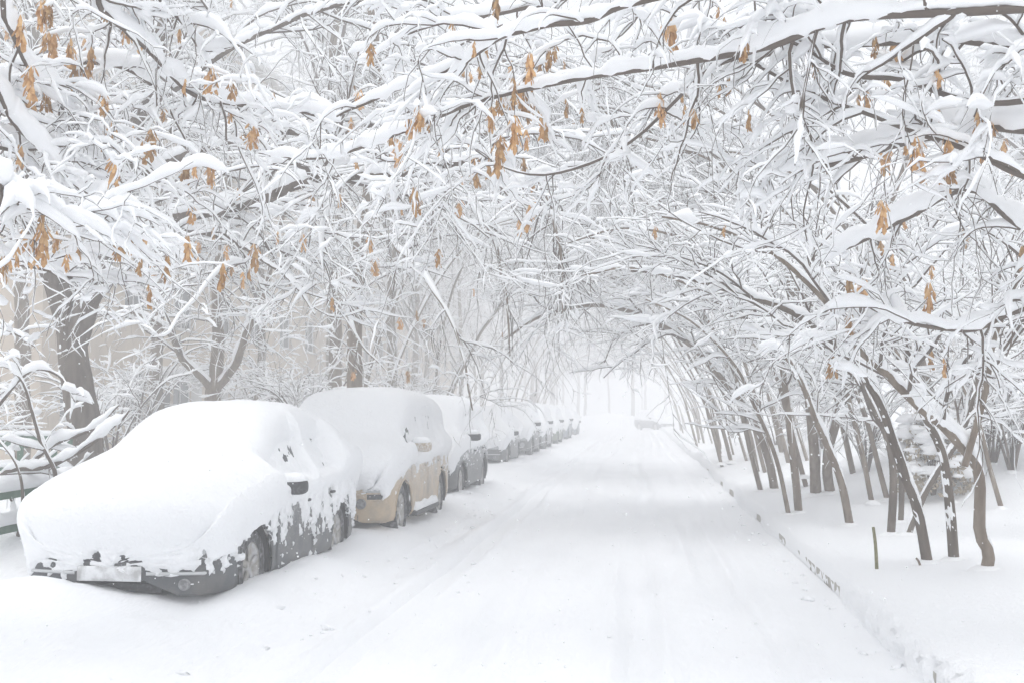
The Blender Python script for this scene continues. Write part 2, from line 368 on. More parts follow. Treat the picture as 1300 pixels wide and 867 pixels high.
def plaster(pts, rad, K, seed, amount=0.0):
    """wind-blown snow stuck in patches to the weather side of steep stems"""
    tg, s, u = frames(pts); st = np.clip(np.abs(tg[..., 2]) * 1.6 - .5, 0, 1); w = np.array([-.75, -.5, .45]); w = unit(w - tg * (tg @ w)[..., None])
    n = fbm(pts * [5, 5, 4] + seed, seed, 2); st = st * np.clip((np.arange(pts.shape[1]) - 8) / 6, 0, 1)
    s2 = unit(np.cross(tg, w)); v = rings(pts, s2, w, rad, rad, K); d = v - pts[:, :, None]; face = (unit(d) * w[:, :, None]).sum(-1)
    m = fbm(v * [38, 38, 26] + seed, seed + 3, 3) + .30 * face + .5 * (n[..., None] - .5); k = sstep(.90 - amount, 1.0 - amount, m) * st[..., None]
    v = pts[:, :, None] + d * (.86 + .2 * k)[..., None] ; return v.reshape(-1, 3), [tube_faces(pts.shape[0], pts.shape[1], K)]
def collar(p, r, base, rng, local):
    q = p[0, 0] * 1.0; i = min(2, p.shape[1] - 1); d = p[0, i] - p[0, 0]; z = base[2]; q = q + d * ((z - q[2]) / max(d[2], 1e-3)); R0 = min(r[0, 0], .16)
    if not local: z = float(H(q[0], q[1]))
    a = np.arange(16) * 2 * np.pi / 16; v = []
    for rr, zz in ((.8, .03), (1.15, .03), (1.6, .016), (2.3, .0), (3.2, -.04)):
        n = rng.uniform(.85, 1.2, 16) if rr > 1.2 else np.ones(16); v.append(np.stack([q[0] + R0 * rr * n * np.cos(a), q[1] + R0 * rr * n * np.sin(a), np.full(16, z + zz * (R0 / .05) ** .5) + rng.normal(0, .003, 16) * (rr > 1.2)], -1))
    return np.stack(v).reshape(-1, 3), [tube_faces(1, 5, 16)]
TWIG_POINTS = []   # (world points, root) of the trees that carry seed clusters
def finish_tree(root, base, stems, sk, rng, bark, snow=.02, near=False, lumpn=0, lumpsz=.05, keep=False, mulS=None, klo=3, ksn=4, cull=True, stuck=0.0):
    """stems: list of ((1,S,3),(1,S)) main axes; sk: batches of side branches. All in world space; base becomes the root."""
    base = np.asarray(base, float); snowp = []; keepb = []
    for pts, rad, lvl, mul in sk.b:      # no bough hangs into the parked cars or low over the road
        if len(pts):
            x, y, z = project(pts); bad = ((x > 120) & (x < 575) & (y > 490) & (z < 17.5)) | ((x < 800) & (x > 500) & (y > 572)) | ((x > 120) & (x < 420) & (y > 430) & (z < 14)) | (pts[..., 2] < .35)
            ok = ~bad.any(1) if cull else ~(pts[..., 2] < .2).any(1); keepb.append((pts[ok], rad[ok], lvl, mul))
    sk.b = keepb
    for k, (p, r) in enumerate(stems):
        v, f = tubes(p, r, 10 if near else 8)
        obj('trunk' if k == 0 else 'limb', v - base, f, bark, root)
        m = mulS[k] if mulS else 1.0
        p2, r2 = resample(p, r, .035 if near else .07)
        snowp.append(plaster(p2, r2, 12 if near else 8, 160 + k, stuck))
        if abs(p[0, 0, 2] - base[2]) < .4: snowp.append(collar(p, r, base, rng, not cull))
        snowp.append(snow_tubes(p2, r2, 9 if near else 6, snow * m, 60 + k, 1.0, near))
    tw = []
    for pts, rad, lvl, mul in sk.b:
        if len(pts) == 0: continue
        K = {1: 5, 2: 4}.get(lvl, klo)
        tw.append(tubes(pts, rad, K)); snowp.append(snow_tubes(pts, rad, 5 if lvl <= 1 else ksn, snow * mul * {1: 1.0, 2: .85}.get(lvl, .7), 70 + lvl))
        if lumpn and lvl in (1, 2, 3):
            n = min(int(lumpn * len(pts)), 1500)
            if n:
                i = rng.integers(0, len(pts), n); j = rng.integers(1, pts.shape[1] - 1, n); d = unit(pts[i, j + 1] - pts[i, j - 1])
                ok = np.abs(d[:, 2]) < .5
                snowp.append(lumps(pts[i, j][ok], (lumpsz * rng.lognormal(-.35, .35, n))[ok] , 80 + lvl, d[ok]))
    if tw: v, f = join(tw); c = obj('crown', v - base, f, BARKT, root)
    v, f = join(snowp); s = obj('snow_cover', v - base, f, SNOWT, root)
    if keep:
        TWIG_POINTS.append((np.concatenate([b[0][:, 1:].reshape(-1, 3) for b in sk.b if len(b[0])]), root, base))
    return root

def branch_out(stems, sk, rng, dens=(2.6, 6.0, 9.0), lens=(1.5, .62, .30), t0=.3, trop=((0, 0, -.04), (0, 0, -.05), (0, 0, -.06)), ang=(35, 65), lift=.12, flat=.4, lvl_r=(.022, .0085, .0042), nseg=(9, 6, 4), rlim=.55, wig=(.16, .2, .24), tb=None):
    """three orders of side branches"""
    for k, (p, r) in enumerate(stems):
        pos, d, rp, L, t = spawn(p, r, dens[0], rng, t0 if tb is None else tb[k], 1.0, ang, flat, lift)
        if not len(pos): continue
        ln = lens[0] * rng.lognormal(0, .35, len(pos)) * (1.15 - .5 * t)
        r1 = np.minimum(rp * rlim, lvl_r[0] * ln / lens[0]).clip(.005)
        p1, q1 = sk.add(*grow(pos, d, ln, r1, rng, nseg[0], wig[0], trop[0]), 1)
        pos, d, rp, L, t = spawn(p1, q1, dens[1], rng, .12, 1.0, (30, 65), flat, lift * .6)
        ln = lens[1] * rng.lognormal(0, .4, len(pos)); r1 = np.minimum(rp * .7, lvl_r[1]).clip(.0035)
        p2, q2 = sk.add(*grow(pos, d, ln, r1, rng, nseg[1], wig[1], trop[1]), 2)
        pos, d, rp, L, t = spawn(p2, q2, dens[2], rng, .1, 1.0, (30, 65), flat * .7, lift * .3)
        ln = lens[2] * rng.lognormal(0, .4, len(pos)); r1 = np.minimum(rp * .8, lvl_r[2]).clip(.0028)
        sk.add(*grow(pos, d, ln, r1, rng, nseg[2], wig[2], trop[2]), 3)

def PX(lst, Y0, Y1=None):
    """pixel polyline -> world points, depth running from Y0 to Y1"""
    Y1 = Y0 if Y1 is None else Y1; n = len(lst)
    return [P(x, y, Y0 + (Y1 - Y0) * k / max(1, n - 1)) for k, (x, y) in enumerate(lst)]

# ------------------------------------------------------------------ parked cars (front toward the camera, local -y; origin under the front middle)
def smooth1(a, n):
    k = np.ones(2 * n + 1) / (2 * n + 1); return np.convolve(np.pad(a, n, mode='edge'), k, 'valid')
SPANS = [2, 4, 5, 3, 5, 5, 3, 6]
def half_section(zs, zb, zt, wb, wr):
    gh = zt - zb
    c = np.array([(.72 * wb, zs - .03), (.965 * wb, zs), (wb, zs + .24), (wb * .995, zb - .12), (wb * .955, zb), (wb * .45 + wr * .5, zb + gh * .5), (wr, zb + gh * .82), (wr * .74, zb + gh * .965), (0, zt)])
    e = np.concatenate([[2 * c[0] - c[1]], c, [[-c[7][0], c[7][1]]]]); out = []
    for k, m in enumerate(SPANS):
        a, b, cc, d = e[k], e[k + 1], e[k + 2], e[k + 3]
        for j in range(m):
            f = j / m; out.append(.5 * (2 * b + (cc - a) * f + (2 * a - 5 * b + 4 * cc - d) * f * f + (3 * b - a - 3 * cc + d) * f ** 3))
    out.append(c[8]); return np.array(out)
V_DOOR = (2, 14); V_GLASS = (14, 24); V_TOP = 24
def wheel_parts(R, w):
    K = 30; th = np.arange(K) * 2 * np.pi / K
    def lathe(prof):
        v = np.stack([np.stack([np.full(K, x), r * np.cos(th), r * np.sin(th)], -1) for r, x in prof]); n = len(prof)
        i = np.arange(n - 1)[:, None] * K; k = np.arange(K)[None]; k2 = (k + 1) % K
        return v.reshape(-1, 3), [np.stack([i + k, i + k2, i + K + k2, i + K + k], -1).reshape(-1, 4)]
    tyre = lathe([(R * .66, -w), (R * .95, -w), (R, -w * .8), (R, -w * .2), (R * .96, -.005), (R * .84, .004), (R * .66, -.012)])
    rim = [lathe([(R * .665, -w * .9), (R * .665, -.015), (R * .60, -.03), (R * .56, -.05), (R * .2, -.05), (R * .18, -.028), (.003, -.025)])]
    for k in range(5):
        a = k * 2 * math.pi / 5 + .3; v, f = box_vf(-.045, -.022, R * .15, R * .61, -.028, .028, .006); y, z = v[:, 1].copy(), v[:, 2].copy()
        v[:, 1] = y * math.cos(a) - z * math.sin(a); v[:, 2] = y * math.sin(a) + z * math.cos(a); rim.append((v, f))
    return tyre, join(rim)
def rounded(sx, sy, sz, pw=.62):
    v = np.sign(ICO3_V) * np.abs(ICO3_V) ** pw; return v * [sx, sy, sz], [ICO3_F]
def _ico3():
    import bmesh
    bm = bmesh.new(); bmesh.ops.create_icosphere(bm, subdivisions=3, radius=1); bm.verts.ensure_lookup_table()
    v = np.array([x.co[:] for x in bm.verts]); f = np.array([[x.index for x in p.verts] for p in bm.faces]); bm.free(); return v, f
ICO3_V, ICO3_F = _ico3()

def make_car(name, label, spec, loc, rotz=0.0, group=None):
    s = spec; L, Wd = s['L'], s['W'] / 2; nu = s.get('nu', 110); root = thing(name, label, 'car', loc, rotz, group)
    y = np.linspace(0, L, nu); d = L / nu
    sm = lambda pts, n=2: smooth1(np.interp(y, *zip(*pts)), n)
    zt, zb, wb = sm(s['top']), sm(s['belt']), Wd * sm(s['plan'], 1); wr = Wd * np.interp(y, *zip(*s['roofw'])); zs = np.interp(y, [0, .25, .5, L - .4, L], [s['sill'] + .03, s['sill'], s['sill'], s['sill'], s['sill'] + .12])
    hs_ = np.stack([half_section(*a) for a in zip(zs, zb, zt, wb, wr)]); nh = hs_.shape[1]
    full = np.concatenate([hs_, hs_[:, -2::-1] * [-1, 1]], 1); nv = full.shape[1]
    Gd = np.stack([full[..., 0], np.repeat(y[:, None], nv, 1), full[..., 1]], -1)
    def ends(ring, sgn):
        c = np.array([0, ring[0, 1], (ring[:, 2].min() + ring[:, 2].max()) / 2]); out = []
        for k in (.86, .7, .5, .3, .12, .01):
            q = c + (ring - c) * [k, 1, k]; out.append(q)
        return out
    Gd = np.concatenate([np.stack(ends(Gd[0], -1))[::-1], Gd, np.stack(ends(Gd[-1], 1))]); ne = 6
    bow = np.clip(1 - (Gd[..., 1]) / .9, 0, 1.05); Gd[..., 1] += .16 * (np.abs(Gd[..., 0]) / Wd) ** 2.4 * bow
    bow = np.clip(1 - (L - Gd[..., 1]) / .7, 0, 1.05); Gd[..., 1] -= .10 * (np.abs(Gd[..., 0]) / Wd) ** 2.4 * bow
    NR = len(Gd); q = grid_faces(NR, nv)
    side = np.abs(Gd[..., 0]) > .62 * Wd; R = s['R']; Ra = R + .05; zc = R
    inside = np.zeros(Gd.shape[:2], bool)
    for yc in s['axles']:
        dy, dz = Gd[..., 1] - yc, Gd[..., 2] - zc; dist = np.hypot(dy, dz); m = side & (Gd[..., 2] < zc + Ra + .1)
        near = m & (np.abs(dist - Ra) < .034); k = np.where(near, Ra / np.maximum(dist, 1e-3), 1)
        Gd[..., 1] = yc + dy * k; Gd[..., 2] = zc + dz * k; inside |= m & (np.hypot(Gd[..., 1] - yc, Gd[..., 2] - zc) < Ra - .004)
    fm = ~(inside.reshape(-1)[q].any(1))
    du = np.gradient(Gd, axis=0); dv = np.gradient(Gd, axis=1); N = unit(np.cross(dv, du)); ctr = np.array([0, L / 2, .6]); fl = np.sign((N * (Gd - ctr)).sum(-1, keepdims=True)); N = N * np.where(fl == 0, 1, fl)
    flat = Gd.reshape(-1, 3)
    pm = s['paint']; body = obj('body', flat, [q[fm]], [pm], root)
    bvh = BVHTree.FromPolygons([Vector(p) for p in flat], [list(map(int, f)) for f in q[fm]])
    iu = lambda yy: int(round(yy / L * (nu - 1))) + ne
    def patch(nm, u0, u1, v0, v1, mat, off, par, mirror=False):
        if mirror: v0, v1 = nv - 1 - v1, nv - 1 - v0
        sub = (Gd + N * off)[u0:u1 + 1, v0:v1 + 1]; f = grid_faces(*sub.shape[:2]); ok = ~(inside[u0:u1 + 1, v0:v1 + 1].reshape(-1)[f].any(1))
        return obj(nm, sub.reshape(-1, 3), [f[ok]], mat, par)
    for nm, (y0, y1) in s['wind'].items(): patch(nm, iu(y0), iu(y1), V_TOP - 2, nv - 1 - V_TOP + 2, GLASS, .004, root)
    for mir in (False, True):
        for y0, y1 in s['doors']:
            dr = patch('door', iu(y0), iu(y1), *V_DOOR, pm, .006, root, mir)
            patch('side_window', iu(y0 + .03), iu(y1 - .03), V_GLASS[0] + 1, V_GLASS[1] - 1, GLASS, .008, dr, mir)
            sx = -1 if mir else 1; k = Gd[iu(y1 - .12), 10]; v, f = rounded(.018, .09, .014); obj('handle', v + [sx * (abs(k[0]) + .016), k[1], k[2] + .02], f, s.get('mirror', pm), dr)
    def on_front(x, z):
        h = bvh.ray_cast(Vector((x, -2, z)), Vector((0, 1, 0))); return h[0].y if h[0] else .1
    for nm, x0, x1, z0, z1, mat, th in s['front']:
        nx, nz = 9, 5; xx, zz = np.meshgrid(np.linspace(x0, x1, nx), np.linspace(z0, z1, nz)); yy = np.vectorize(on_front)(xx, zz)
        if nm == 'licence_plate': yy[:] = yy.min() - .006
        edge = np.ones_like(xx) * th; edge[0] = edge[-1] = 0; edge[:, 0] = edge[:, -1] = 0
        obj(nm, np.stack([xx, yy - .004 - edge, zz], -1), [grid_faces(nz, nx)], mat, root)
    for nm, x, z, r, mat in s.get('round', []):
        a = np.arange(20) * 2 * np.pi / 20; yc = on_front(x, z); rr = np.array([1.15, 1.1, 1, .75, .4, .02]) * r; dp = np.array([.02, -.02, -.022, -.012, -.016, -.018])
        v = np.stack([np.stack([x + R_k * np.cos(a), np.full(20, yc + dp_), z + R_k * np.sin(a)], -1) for R_k, dp_ in zip(rr, dp)]); obj(nm, v.reshape(-1, 3), [tube_faces(1, 6, 20)], mat, root)
    # wheels, arch liners and lips
    ty, ri = wheel_parts(R, .2)
    for yc in s['axles']:
        for sx in (1, -1):
            w = link('wheel', None, root, (sx * (Wd - .045), yc, R)); w.rotation_euler = (0, 0, 0 if sx > 0 else math.pi); w.empty_display_size = .1
            obj('tyre', *ty, RUBBER, w); obj('rim', *ri, RIM, w)
            a = np.linspace(-.25, math.pi + .25, 22); p = np.stack([a * 0, Ra * np.cos(a), Ra * np.sin(a)], -1)
            ln = np.stack([p + [-.02 * sx, 0, 0], p + [-.34 * sx, 0, 0], p * [1, .05, .05] + [-.34 * sx, 0, 0]]).reshape(-1, 3); obj('wheel_arch', ln + [sx * (Wd - .01), yc, R], [grid_faces(3, 22)], LINER, root)
            pts = []
            for t_ in a[2:-2]:
                o_ = Vector((sx * 2, yc + (Ra + .012) * math.cos(t_), R + (Ra + .012) * math.sin(t_))); h = bvh.ray_cast(o_, Vector((-sx, 0, 0)))
                pts.append([h[0].x if h[0] else sx * Wd * .96, o_.y, o_.z])
            pts = np.array(pts)[None]; v, f = tubes(pts, np.full(pts.shape[:2], .014), 6); obj('arch_lip', v, f, s.get('lip', pm), root)
    # mirrors with their caps of snow
    mx_, my, mz = s['mirr']
    for sx in (1, -1):
        v, f = rounded(.125, .065, .075); m = obj('wing_mirror', v + [sx * (mx_ + .15), my, mz], f, s.get('mirror', pm), root)
        v, f = box_vf(-.09, .06, -.02, .02, -.02, .02); obj('mirror_arm', v + [sx * mx_, my + .03, mz - .04], f, TRIM, m, smooth=False)
        v = rounded(.13, .085, .07, .8)[0]; v[:, 2] = np.where(v[:, 2] < 0, v[:, 2] * .3, v[:, 2]); v = v * (1 + .25 * (vnoise(v * 22, 7) - .5))[:, None]; obj('snow_cap', v + [sx * (mx_ + .14), my + .01, mz + .055], [ICO3_F], SNOW, m)
    for rl in s.get('rails', []):
        for sx in (1, -1):
            p = np.array([[sx * rl[2], yy, np.interp(yy, y, zt) + .015 + .05 * (0 < i < 6)] for i, yy in enumerate(np.linspace(rl[0], rl[1], 7))])[None]; v, f = tubes(p, np.full(p.shape[:2], .018), 7); obj('roof_rail', v, f, TRIM, root)
    if 'board' in s:
        y0, y1, z = s['board']
        for sx in (1, -1):
            a, b = sorted((sx * (Wd - .1), sx * (Wd + .05))); box('running_board', a, b, y0, y1, z - .06, z, TRIM, root, .01)
            p = np.stack([np.full(26, sx * (Wd - .02)), np.linspace(y0 + .02, y1 - .02, 26), np.full(26, z)], -1)[None]; tg, s1, u1 = frames(p); h = .06 + .07 * vnoise(p * 4, 8); h[:, [0, -1]] = .01
            obj('board_snow', rings(p + np.array([0, 0, 1]) * (.4 * h)[..., None], s1, u1, .055 + h * .1, h, 8).reshape(-1, 3), [tube_faces(1, 26, 8)], SNOW, root)
    # snow lying on and stuck to the body: finer grid, pushed out where there is snow and drawn in where there is none
    up2 = s.get('fine', 2)
    def refine(A, k):
        for ax in (0, 1):
            n = A.shape[ax]; t = np.linspace(0, n - 1, (n - 1) * k + 1); i = np.minimum(t.astype(int), n - 2); f = (t - i).reshape((-1, 1, 1) if ax == 0 else (1, -1, 1))
            A = np.take(A, i, ax) * (1 - f) + np.take(A, i + 1, ax) * f
        return A
    S = refine(Gd, up2); Nn = unit(refine(N, up2)); ins = refine(inside[..., None].astype(float), up2)[..., 0] > .35
    vi = np.abs(np.linspace(-1, 1, S.shape[1])); nz = Nn[..., 2]; X_, Y_, Z_ = S[..., 0], S[..., 1], S[..., 2]
    seed = s['seed']; off = np.array([seed * 7.7, seed * 3.1, 0]); n1 = fbm(S * [6, 6, 6] + off, 50, 3); n2 = fbm(S * [15, 15, 8] + off, 54, 3); n3 = vnoise(S * 40 + off, 57)
    A = s.get('depth', .17)
    top = A * sstep(-.02, .60, nz) * (.86 + .28 * n1)
    vv_ = np.minimum(np.arange(S.shape[1]), S.shape[1] - 1 - np.arange(S.shape[1])) / up2; win = np.zeros_like(Z_)
    for y0, y1 in s['doors']: win = np.maximum(win, sstep(y0 + .01, y0 + .08, Y_) * sstep(y1 - .01, y1 - .07, Y_))
    win = win * (sstep(V_GLASS[0] + .3, V_GLASS[0] + 1.6, vv_) * sstep(V_GLASS[1] + .2, V_GLASS[1] - 1.0, vv_))[None]; top = top * (1 - .93 * win)
    c_front = (Z_ - s['zf']) / .12 + 2.0 * (n1 - .5) + 3.6 * (n2 - .5) + 1.6 * (n3 - .5)
    c_side = (Z_ - s['zd']) / .26 + 1.3 * (n1 - .5) + 3.8 * (n2 - .5) + 2.4 * (n3 - .5)
    fr = sstep(.35, .05, Y_); cov = fr * c_front + (1 - fr) * c_side
    stuck = np.clip(cov, -.3, 1.3) * (.028 + .02 * n1) - .004
    belt = np.interp(Y_, y, zb); gl = sstep(-.04, .05, Z_ - belt) * (1 - sstep(.3, .6, nz)); stuck = np.maximum(stuck, gl * (.035 + .03 * n1)) * (1 - .75 * win) + win * .012 * (n2 - .25)
    t = np.maximum(top - .02 * (top < .02), stuck); t = np.where(t < .004, -.02, t)
    thick = sstep(.03, .11, t) * (1 - win); Q = S + Nn * t[..., None]
    for _ in range(s.get('relax', 9 * up2 * up2)):
        avg = Q.copy(); avg[1:-1, 1:-1] = (Q[:-2, 1:-1] + Q[2:, 1:-1] + Q[1:-1, :-2] + Q[1:-1, 2:]) / 4; Q = Q + (avg - Q) * (thick * .8)[..., None]
    Q = Q + Nn * (np.where(t > .004, 1, 0) * (.022 * (n1 - .5) + .012 * (n2 - .5) + .006 * (n3 - .5)) * (1 - .35 * thick))[..., None]
    qs = grid_faces(*Q.shape[:2]); tf = t.reshape(-1); keep = ~(ins.reshape(-1)[qs].any(1)) & (tf[qs].max(1) > -.01)
    sn = obj('snow_cover', Q.reshape(-1, 3), [qs[keep]], SNOW, root)
    return root

LAMPD = material('dull_lamp', (0.16, 0.16, 0.165), .3, ((0.34, 0.34, 0.35), 30, .4, .7))
DKG = paint('paint_dark_grey', (0.06, 0.066, 0.073), (0.12, 0.115, 0.11)); GOLD = paint('paint_gold', (0.46, 0.35, 0.225), (0.30, 0.25, 0.19)); BLK = paint('paint_black', (0.035, 0.038, 0.042), (0.09, 0.088, 0.085)); SLV = paint('paint_silver', (0.28, 0.29, 0.30)); GRN = paint('paint_green', (0.12, 0.17, 0.10)); BLU = paint('paint_blue_grey', (0.10, 0.14, 0.19))
SEDAN = dict(L=4.35, W=1.74, R=.31, sill=.19, axles=(.82, 3.38), nu=112, seed=1, zf=.32, zd=.52, paint=DKG, mirr=(.80, 1.52, .93), mirror=TRIM, depth=.27, fine=3,
    top=[(0, .60), (.03, .65), (.10, .72), (.25, .78), (.6, .86), (1.0, .93), (1.15, .98), (1.8, 1.37), (2.05, 1.43), (2.5, 1.45), (3.0, 1.43), (3.4, 1.32), (3.8, 1.10), (4.0, 1.05), (4.25, 1.02), (4.33, .93), (4.35, .8)],
    belt=[(0, .52), (.1, .61), (.3, .68), (.7, .76), (1.1, .84), (1.5, .90), (3.3, .95), (4.1, .95), (4.3, .88), (4.35, .7)],
    plan=[(0, .82), (.06, .89), (.18, .94), (.5, .98), (1.0, 1), (3.4, 1), (4.0, .96), (4.3, .9), (4.35, .84)], roofw=[(0, .72), (1.0, .80), (1.3, .80), (1.9, .71), (2.6, .71), (3.3, .72), (3.9, .76), (4.35, .74)],
    wind={'windscreen': (1.3, 1.88), 'rear_window': (3.25, 3.75)}, doors=[(1.28, 2.30), (2.34, 3.15)],
    front=[('licence_plate', -.28, .24, .30, .415, PLATE, .014), ('grille', -.38, .38, .445, .51, TRIM, .006), ('headlight', .42, .74, .50, .61, LAMP, .008), ('headlight', -.74, -.42, .50, .61, LAMP, .008), ('bumper_strip', .27, .76, .345, .372, CHROME, .016), ('bumper_strip', -.76, -.31, .345, .372, CHROME, .016), ('lower_intake', -.36, .36, .20, .27, TRIM, .004)],
    round=[('fog_lamp', .56, .275, .04, LAMPD), ('fog_lamp', -.56, .275, .04, LAMPD)])
SUV = dict(L=4.3, W=1.80, R=.34, sill=.27, axles=(.80, 3.36), nu=110, seed=2, zf=.70, zd=1.02, paint=GOLD, mirr=(.84, 1.42, 1.13), depth=.22, fine=2,
    top=[(0, .66), (.04, .74), (.14, .86), (.4, .98), (.95, 1.06), (1.12, 1.12), (1.62, 1.60), (1.8, 1.67), (2.4, 1.71), (3.4, 1.68), (3.9, 1.60), (4.15, 1.25), (4.26, 1.0), (4.3, .8)],
    belt=[(0, .60), (.1, .76), (.3, .88), (1.1, 1.0), (3.6, 1.06), (4.15, 1.05), (4.3, .75)],
    plan=[(0, .84), (.06, .90), (.18, .95), (.5, .985), (1.0, 1), (3.6, 1), (4.1, .97), (4.3, .88)], roofw=[(0, .74), (1.0, .82), (1.2, .84), (1.7, .80), (2.6, .81), (3.7, .80), (4.1, .8), (4.3, .76)],
    wind={'windscreen': (1.16, 1.6), 'rear_window': (3.92, 4.12)}, doors=[(1.2, 2.2), (2.24, 3.2)],
    front=[('grille', -.38, .38, .46, .58, TRIM, .006), ('headlight', .58, .76, .62, .72, LAMP, .008), ('headlight', -.76, -.58, .62, .72, LAMP, .008), ('lower_intake', -.5, .5, .27, .36, TRIM, .004), ('corner_lamp', .60, .78, .54, .60, TRIM, .01), ('corner_lamp', -.78, -.60, .54, .60, TRIM, .01)],
    round=[('fog_lamp', .53, .49, .055, LAMPD), ('fog_lamp', -.53, .49, .055, LAMPD)], rails=[(1.95, 3.6, .58)], board=(1.30, 2.86, .30))
def var(base, **k): d = dict(base); d.update(k); return d
CROSS = var(SUV, L=4.25, seed=3, paint=BLK, zf=.60, zd=.95, depth=.2, board=None, rails=[], mirror=TRIM,
    front=[('grille', -.42, .42, .44, .60, TRIM, .006), ('headlight', .50, .80, .60, .72, LAMP, .012), ('headlight', -.80, -.50, .60, .72, LAMP, .012), ('bumper_lip', -.62, .66, .36, .385, PLATE, .03), ('licence_plate', -.26, .26, .40, .50, PLATE, .012)],
    round=[('fog_lamp', .62, .46, .07, LAMP), ('fog_lamp', -.62, .46, .07, LAMP)])
del CROSS['board']
make_car('parked_sedan', 'dark grey sedan buried in snow, nearest of the parked cars', SEDAN, (-4.06, 8.16, .0))
make_car('parked_suv', 'golden beige off-road car under snow parked behind the dark sedan', SUV, (-3.84, 12.78, .02), .0)
make_car('parked_crossover', 'black snow-covered car parked third in line behind the golden one', CROSS, (-4.0, 18.3, .02))
lo = dict(nu=60, fine=1, relax=8)
G_C = 'cars parked along the left of the road'
make_car('parked_sedan', 'dark car with snowy mirror, fourth in the parked line', var(SEDAN, seed=4, paint=DKG, zf=.55, zd=.8, **lo), (-4.65, 30.5, .05), 0, G_C)
make_car('parked_suv', 'tall grey car under snow, fifth in the parked line', var(CROSS, seed=5, paint=DKG, **lo), (-4.55, 36.2, .05), 0, G_C)
make_car('parked_suv', 'silver grey car under snow, sixth in the parked line', var(CROSS, seed=6, paint=SLV, zd=.85, **lo), (-4.6, 42.0, .05), 0, G_C)
make_car('parked_suv', 'greenish car streaked with snow, seventh in the parked line', var(CROSS, seed=7, paint=GRN, zd=.75, **lo), (-4.65, 48.8, .05), 0, G_C)
make_car('parked_suv', 'blue grey car under snow, eighth in the parked line', var(CROSS, seed=8, paint=BLU, zf=.8, zd=1.1, **lo), (-4.7, 56.5, .05), 0, G_C)
make_car('parked_sedan', 'farthest hazy blue grey car at the end of the parked line', var(SEDAN, seed=9, paint=BLU, zf=.6, zd=.9, **lo), (-4.85, 67.0, .05), 0, G_C)
make_car('distant_car', 'faint dark car standing across the far end of the road', var(CROSS, seed=10, paint=BLK, zf=.9, zd=1.05, **lo), (2.3, 99.0, -.12), .6)

# ------------------------------------------------------------------ trees on the right: stems lean left over the road
def base_at(px, py, z=0.28):
    d = ray(px, py); t = np.arange(4, 140, .02) / d[1]; p = EYE + d * t[:, None]; below = p[:, 2] < H(p[:, 0], p[:, 1])   # first point of the line of sight under the snow
    return p[int(np.argmax(below))] if below.any() else G(px, py, z)
def arch_tree(name, label, stems_px, r0s, rng, snow=.034, bark=BARK, r1=.010, keep=False, stuck=0.0, dy=-.6, dens=(3.3, 6.2, 8.0), t0=.30, lens=(1.3, .58, .3), group=None, near=True, lumpn=.10, lift=.22):
    stems, base = [], None
    for k, st in enumerate(stems_px):
        b = base_at(*st[0]) if len(st[0]) == 2 else P(*st[0])
        Y = b[1]; pts = [b - np.array([0, 0, .12])] + [P(x, y, Y + dy * (i + 1) / len(st)) for i, (x, y) in enumerate(st[1:])]
        if base is None: base = b
        stems.append(stem(pts, r0s[k], r1, rng))
    root = thing(name, label, 'tree', base, 0, group); sk = Skel()
    branch_out(stems, sk, rng, dens, lens, t0, lift=lift)
    return finish_tree(root, base, stems, sk, rng, bark, snow, near, lumpn, .045, keep, stuck=stuck)
R_ = np.random.default_rng
rng = R_(5)
GA = 'trees arching over the road from the right verge'
arch_tree('leaning_tree', 'brown bent stem with kinked foot, rightmost of the leaning trees on the verge',
          [[(1248, 722), (1255, 703), (1243, 675), (1246, 620), (1240, 590), (1221, 566), (1195, 538), (1165, 514), (1114, 463), (1088, 440), (1068, 404), (1030, 362), (994, 331), (962, 310), (900, 285), (840, 275)],
           [(1224, 572, 9.3), (1250, 500), (1262, 430), (1290, 360), (1310, 270)]], (.052, .03), R_(1), group=GA, keep=True)
arch_tree('leaning_tree', 'snow-plastered thin stem standing just left of the kinked brown stem',
          [[(1212, 710), (1207, 660), (1200, 600), (1192, 560), (1175, 528), (1160, 490), (1150, 430), (1130, 370), (1110, 300), (1050, 240)]], (.05,), R_(2), stuck=.17, bark=BARKD, group=GA, keep=True)
arch_tree('leaning_tree', 'dark stem leaning left from the verge behind the small wooden stake',
          [[(1180, 714), (1166, 650), (1150, 605), (1135, 560), (1118, 510), (1085, 460), (1040, 420), (990, 390), (930, 370), (860, 350), (800, 345)]], (.05,), R_(3), stuck=.12, bark=BARKD, group=GA)
arch_tree('forked_tree', 'low forked tree with one limb crossing rightward behind the dark leaning stem',
          [[(1147, 678), (1165, 645), (1190, 600), (1212, 565), (1232, 520), (1250, 440), (1270, 350), (1300, 260)],
           [(1130, 678), (1134, 610), (1128, 560), (1108, 520), (1085, 478), (1040, 440), (985, 410), (920, 400)],
           [(1143, 662), (1144, 600), (1130, 540), (1100, 470), (1060, 400), (1000, 330), (940, 290)]], (.042, .045, .035), R_(4), bark=BARKD, group=GA)
arch_tree('leaning_tree', 'slim snow-dusted stem alone on the verge, bent left toward the road',
          [[(1081, 666), (1068, 610), (1052, 570), (1037, 535), (1015, 480), (980, 430), (930, 390), (870, 360), (800, 340), (740, 350)]], (.05,), R_(5), group=GA)
arch_tree('upright_tree', 'straight grey stem nearest the kerb in the middle of the row',
          [[(1015, 650), (1008, 590), (1002, 530), (994, 470), (975, 400), (930, 340), (860, 300), (790, 290), (720, 310)],
           [(1003, 652), (990, 600), (975, 555), (955, 510), (930, 460), (880, 410), (820, 380)]], (.055, .032), R_(6), group=GA, dy=-1.5, near=False)
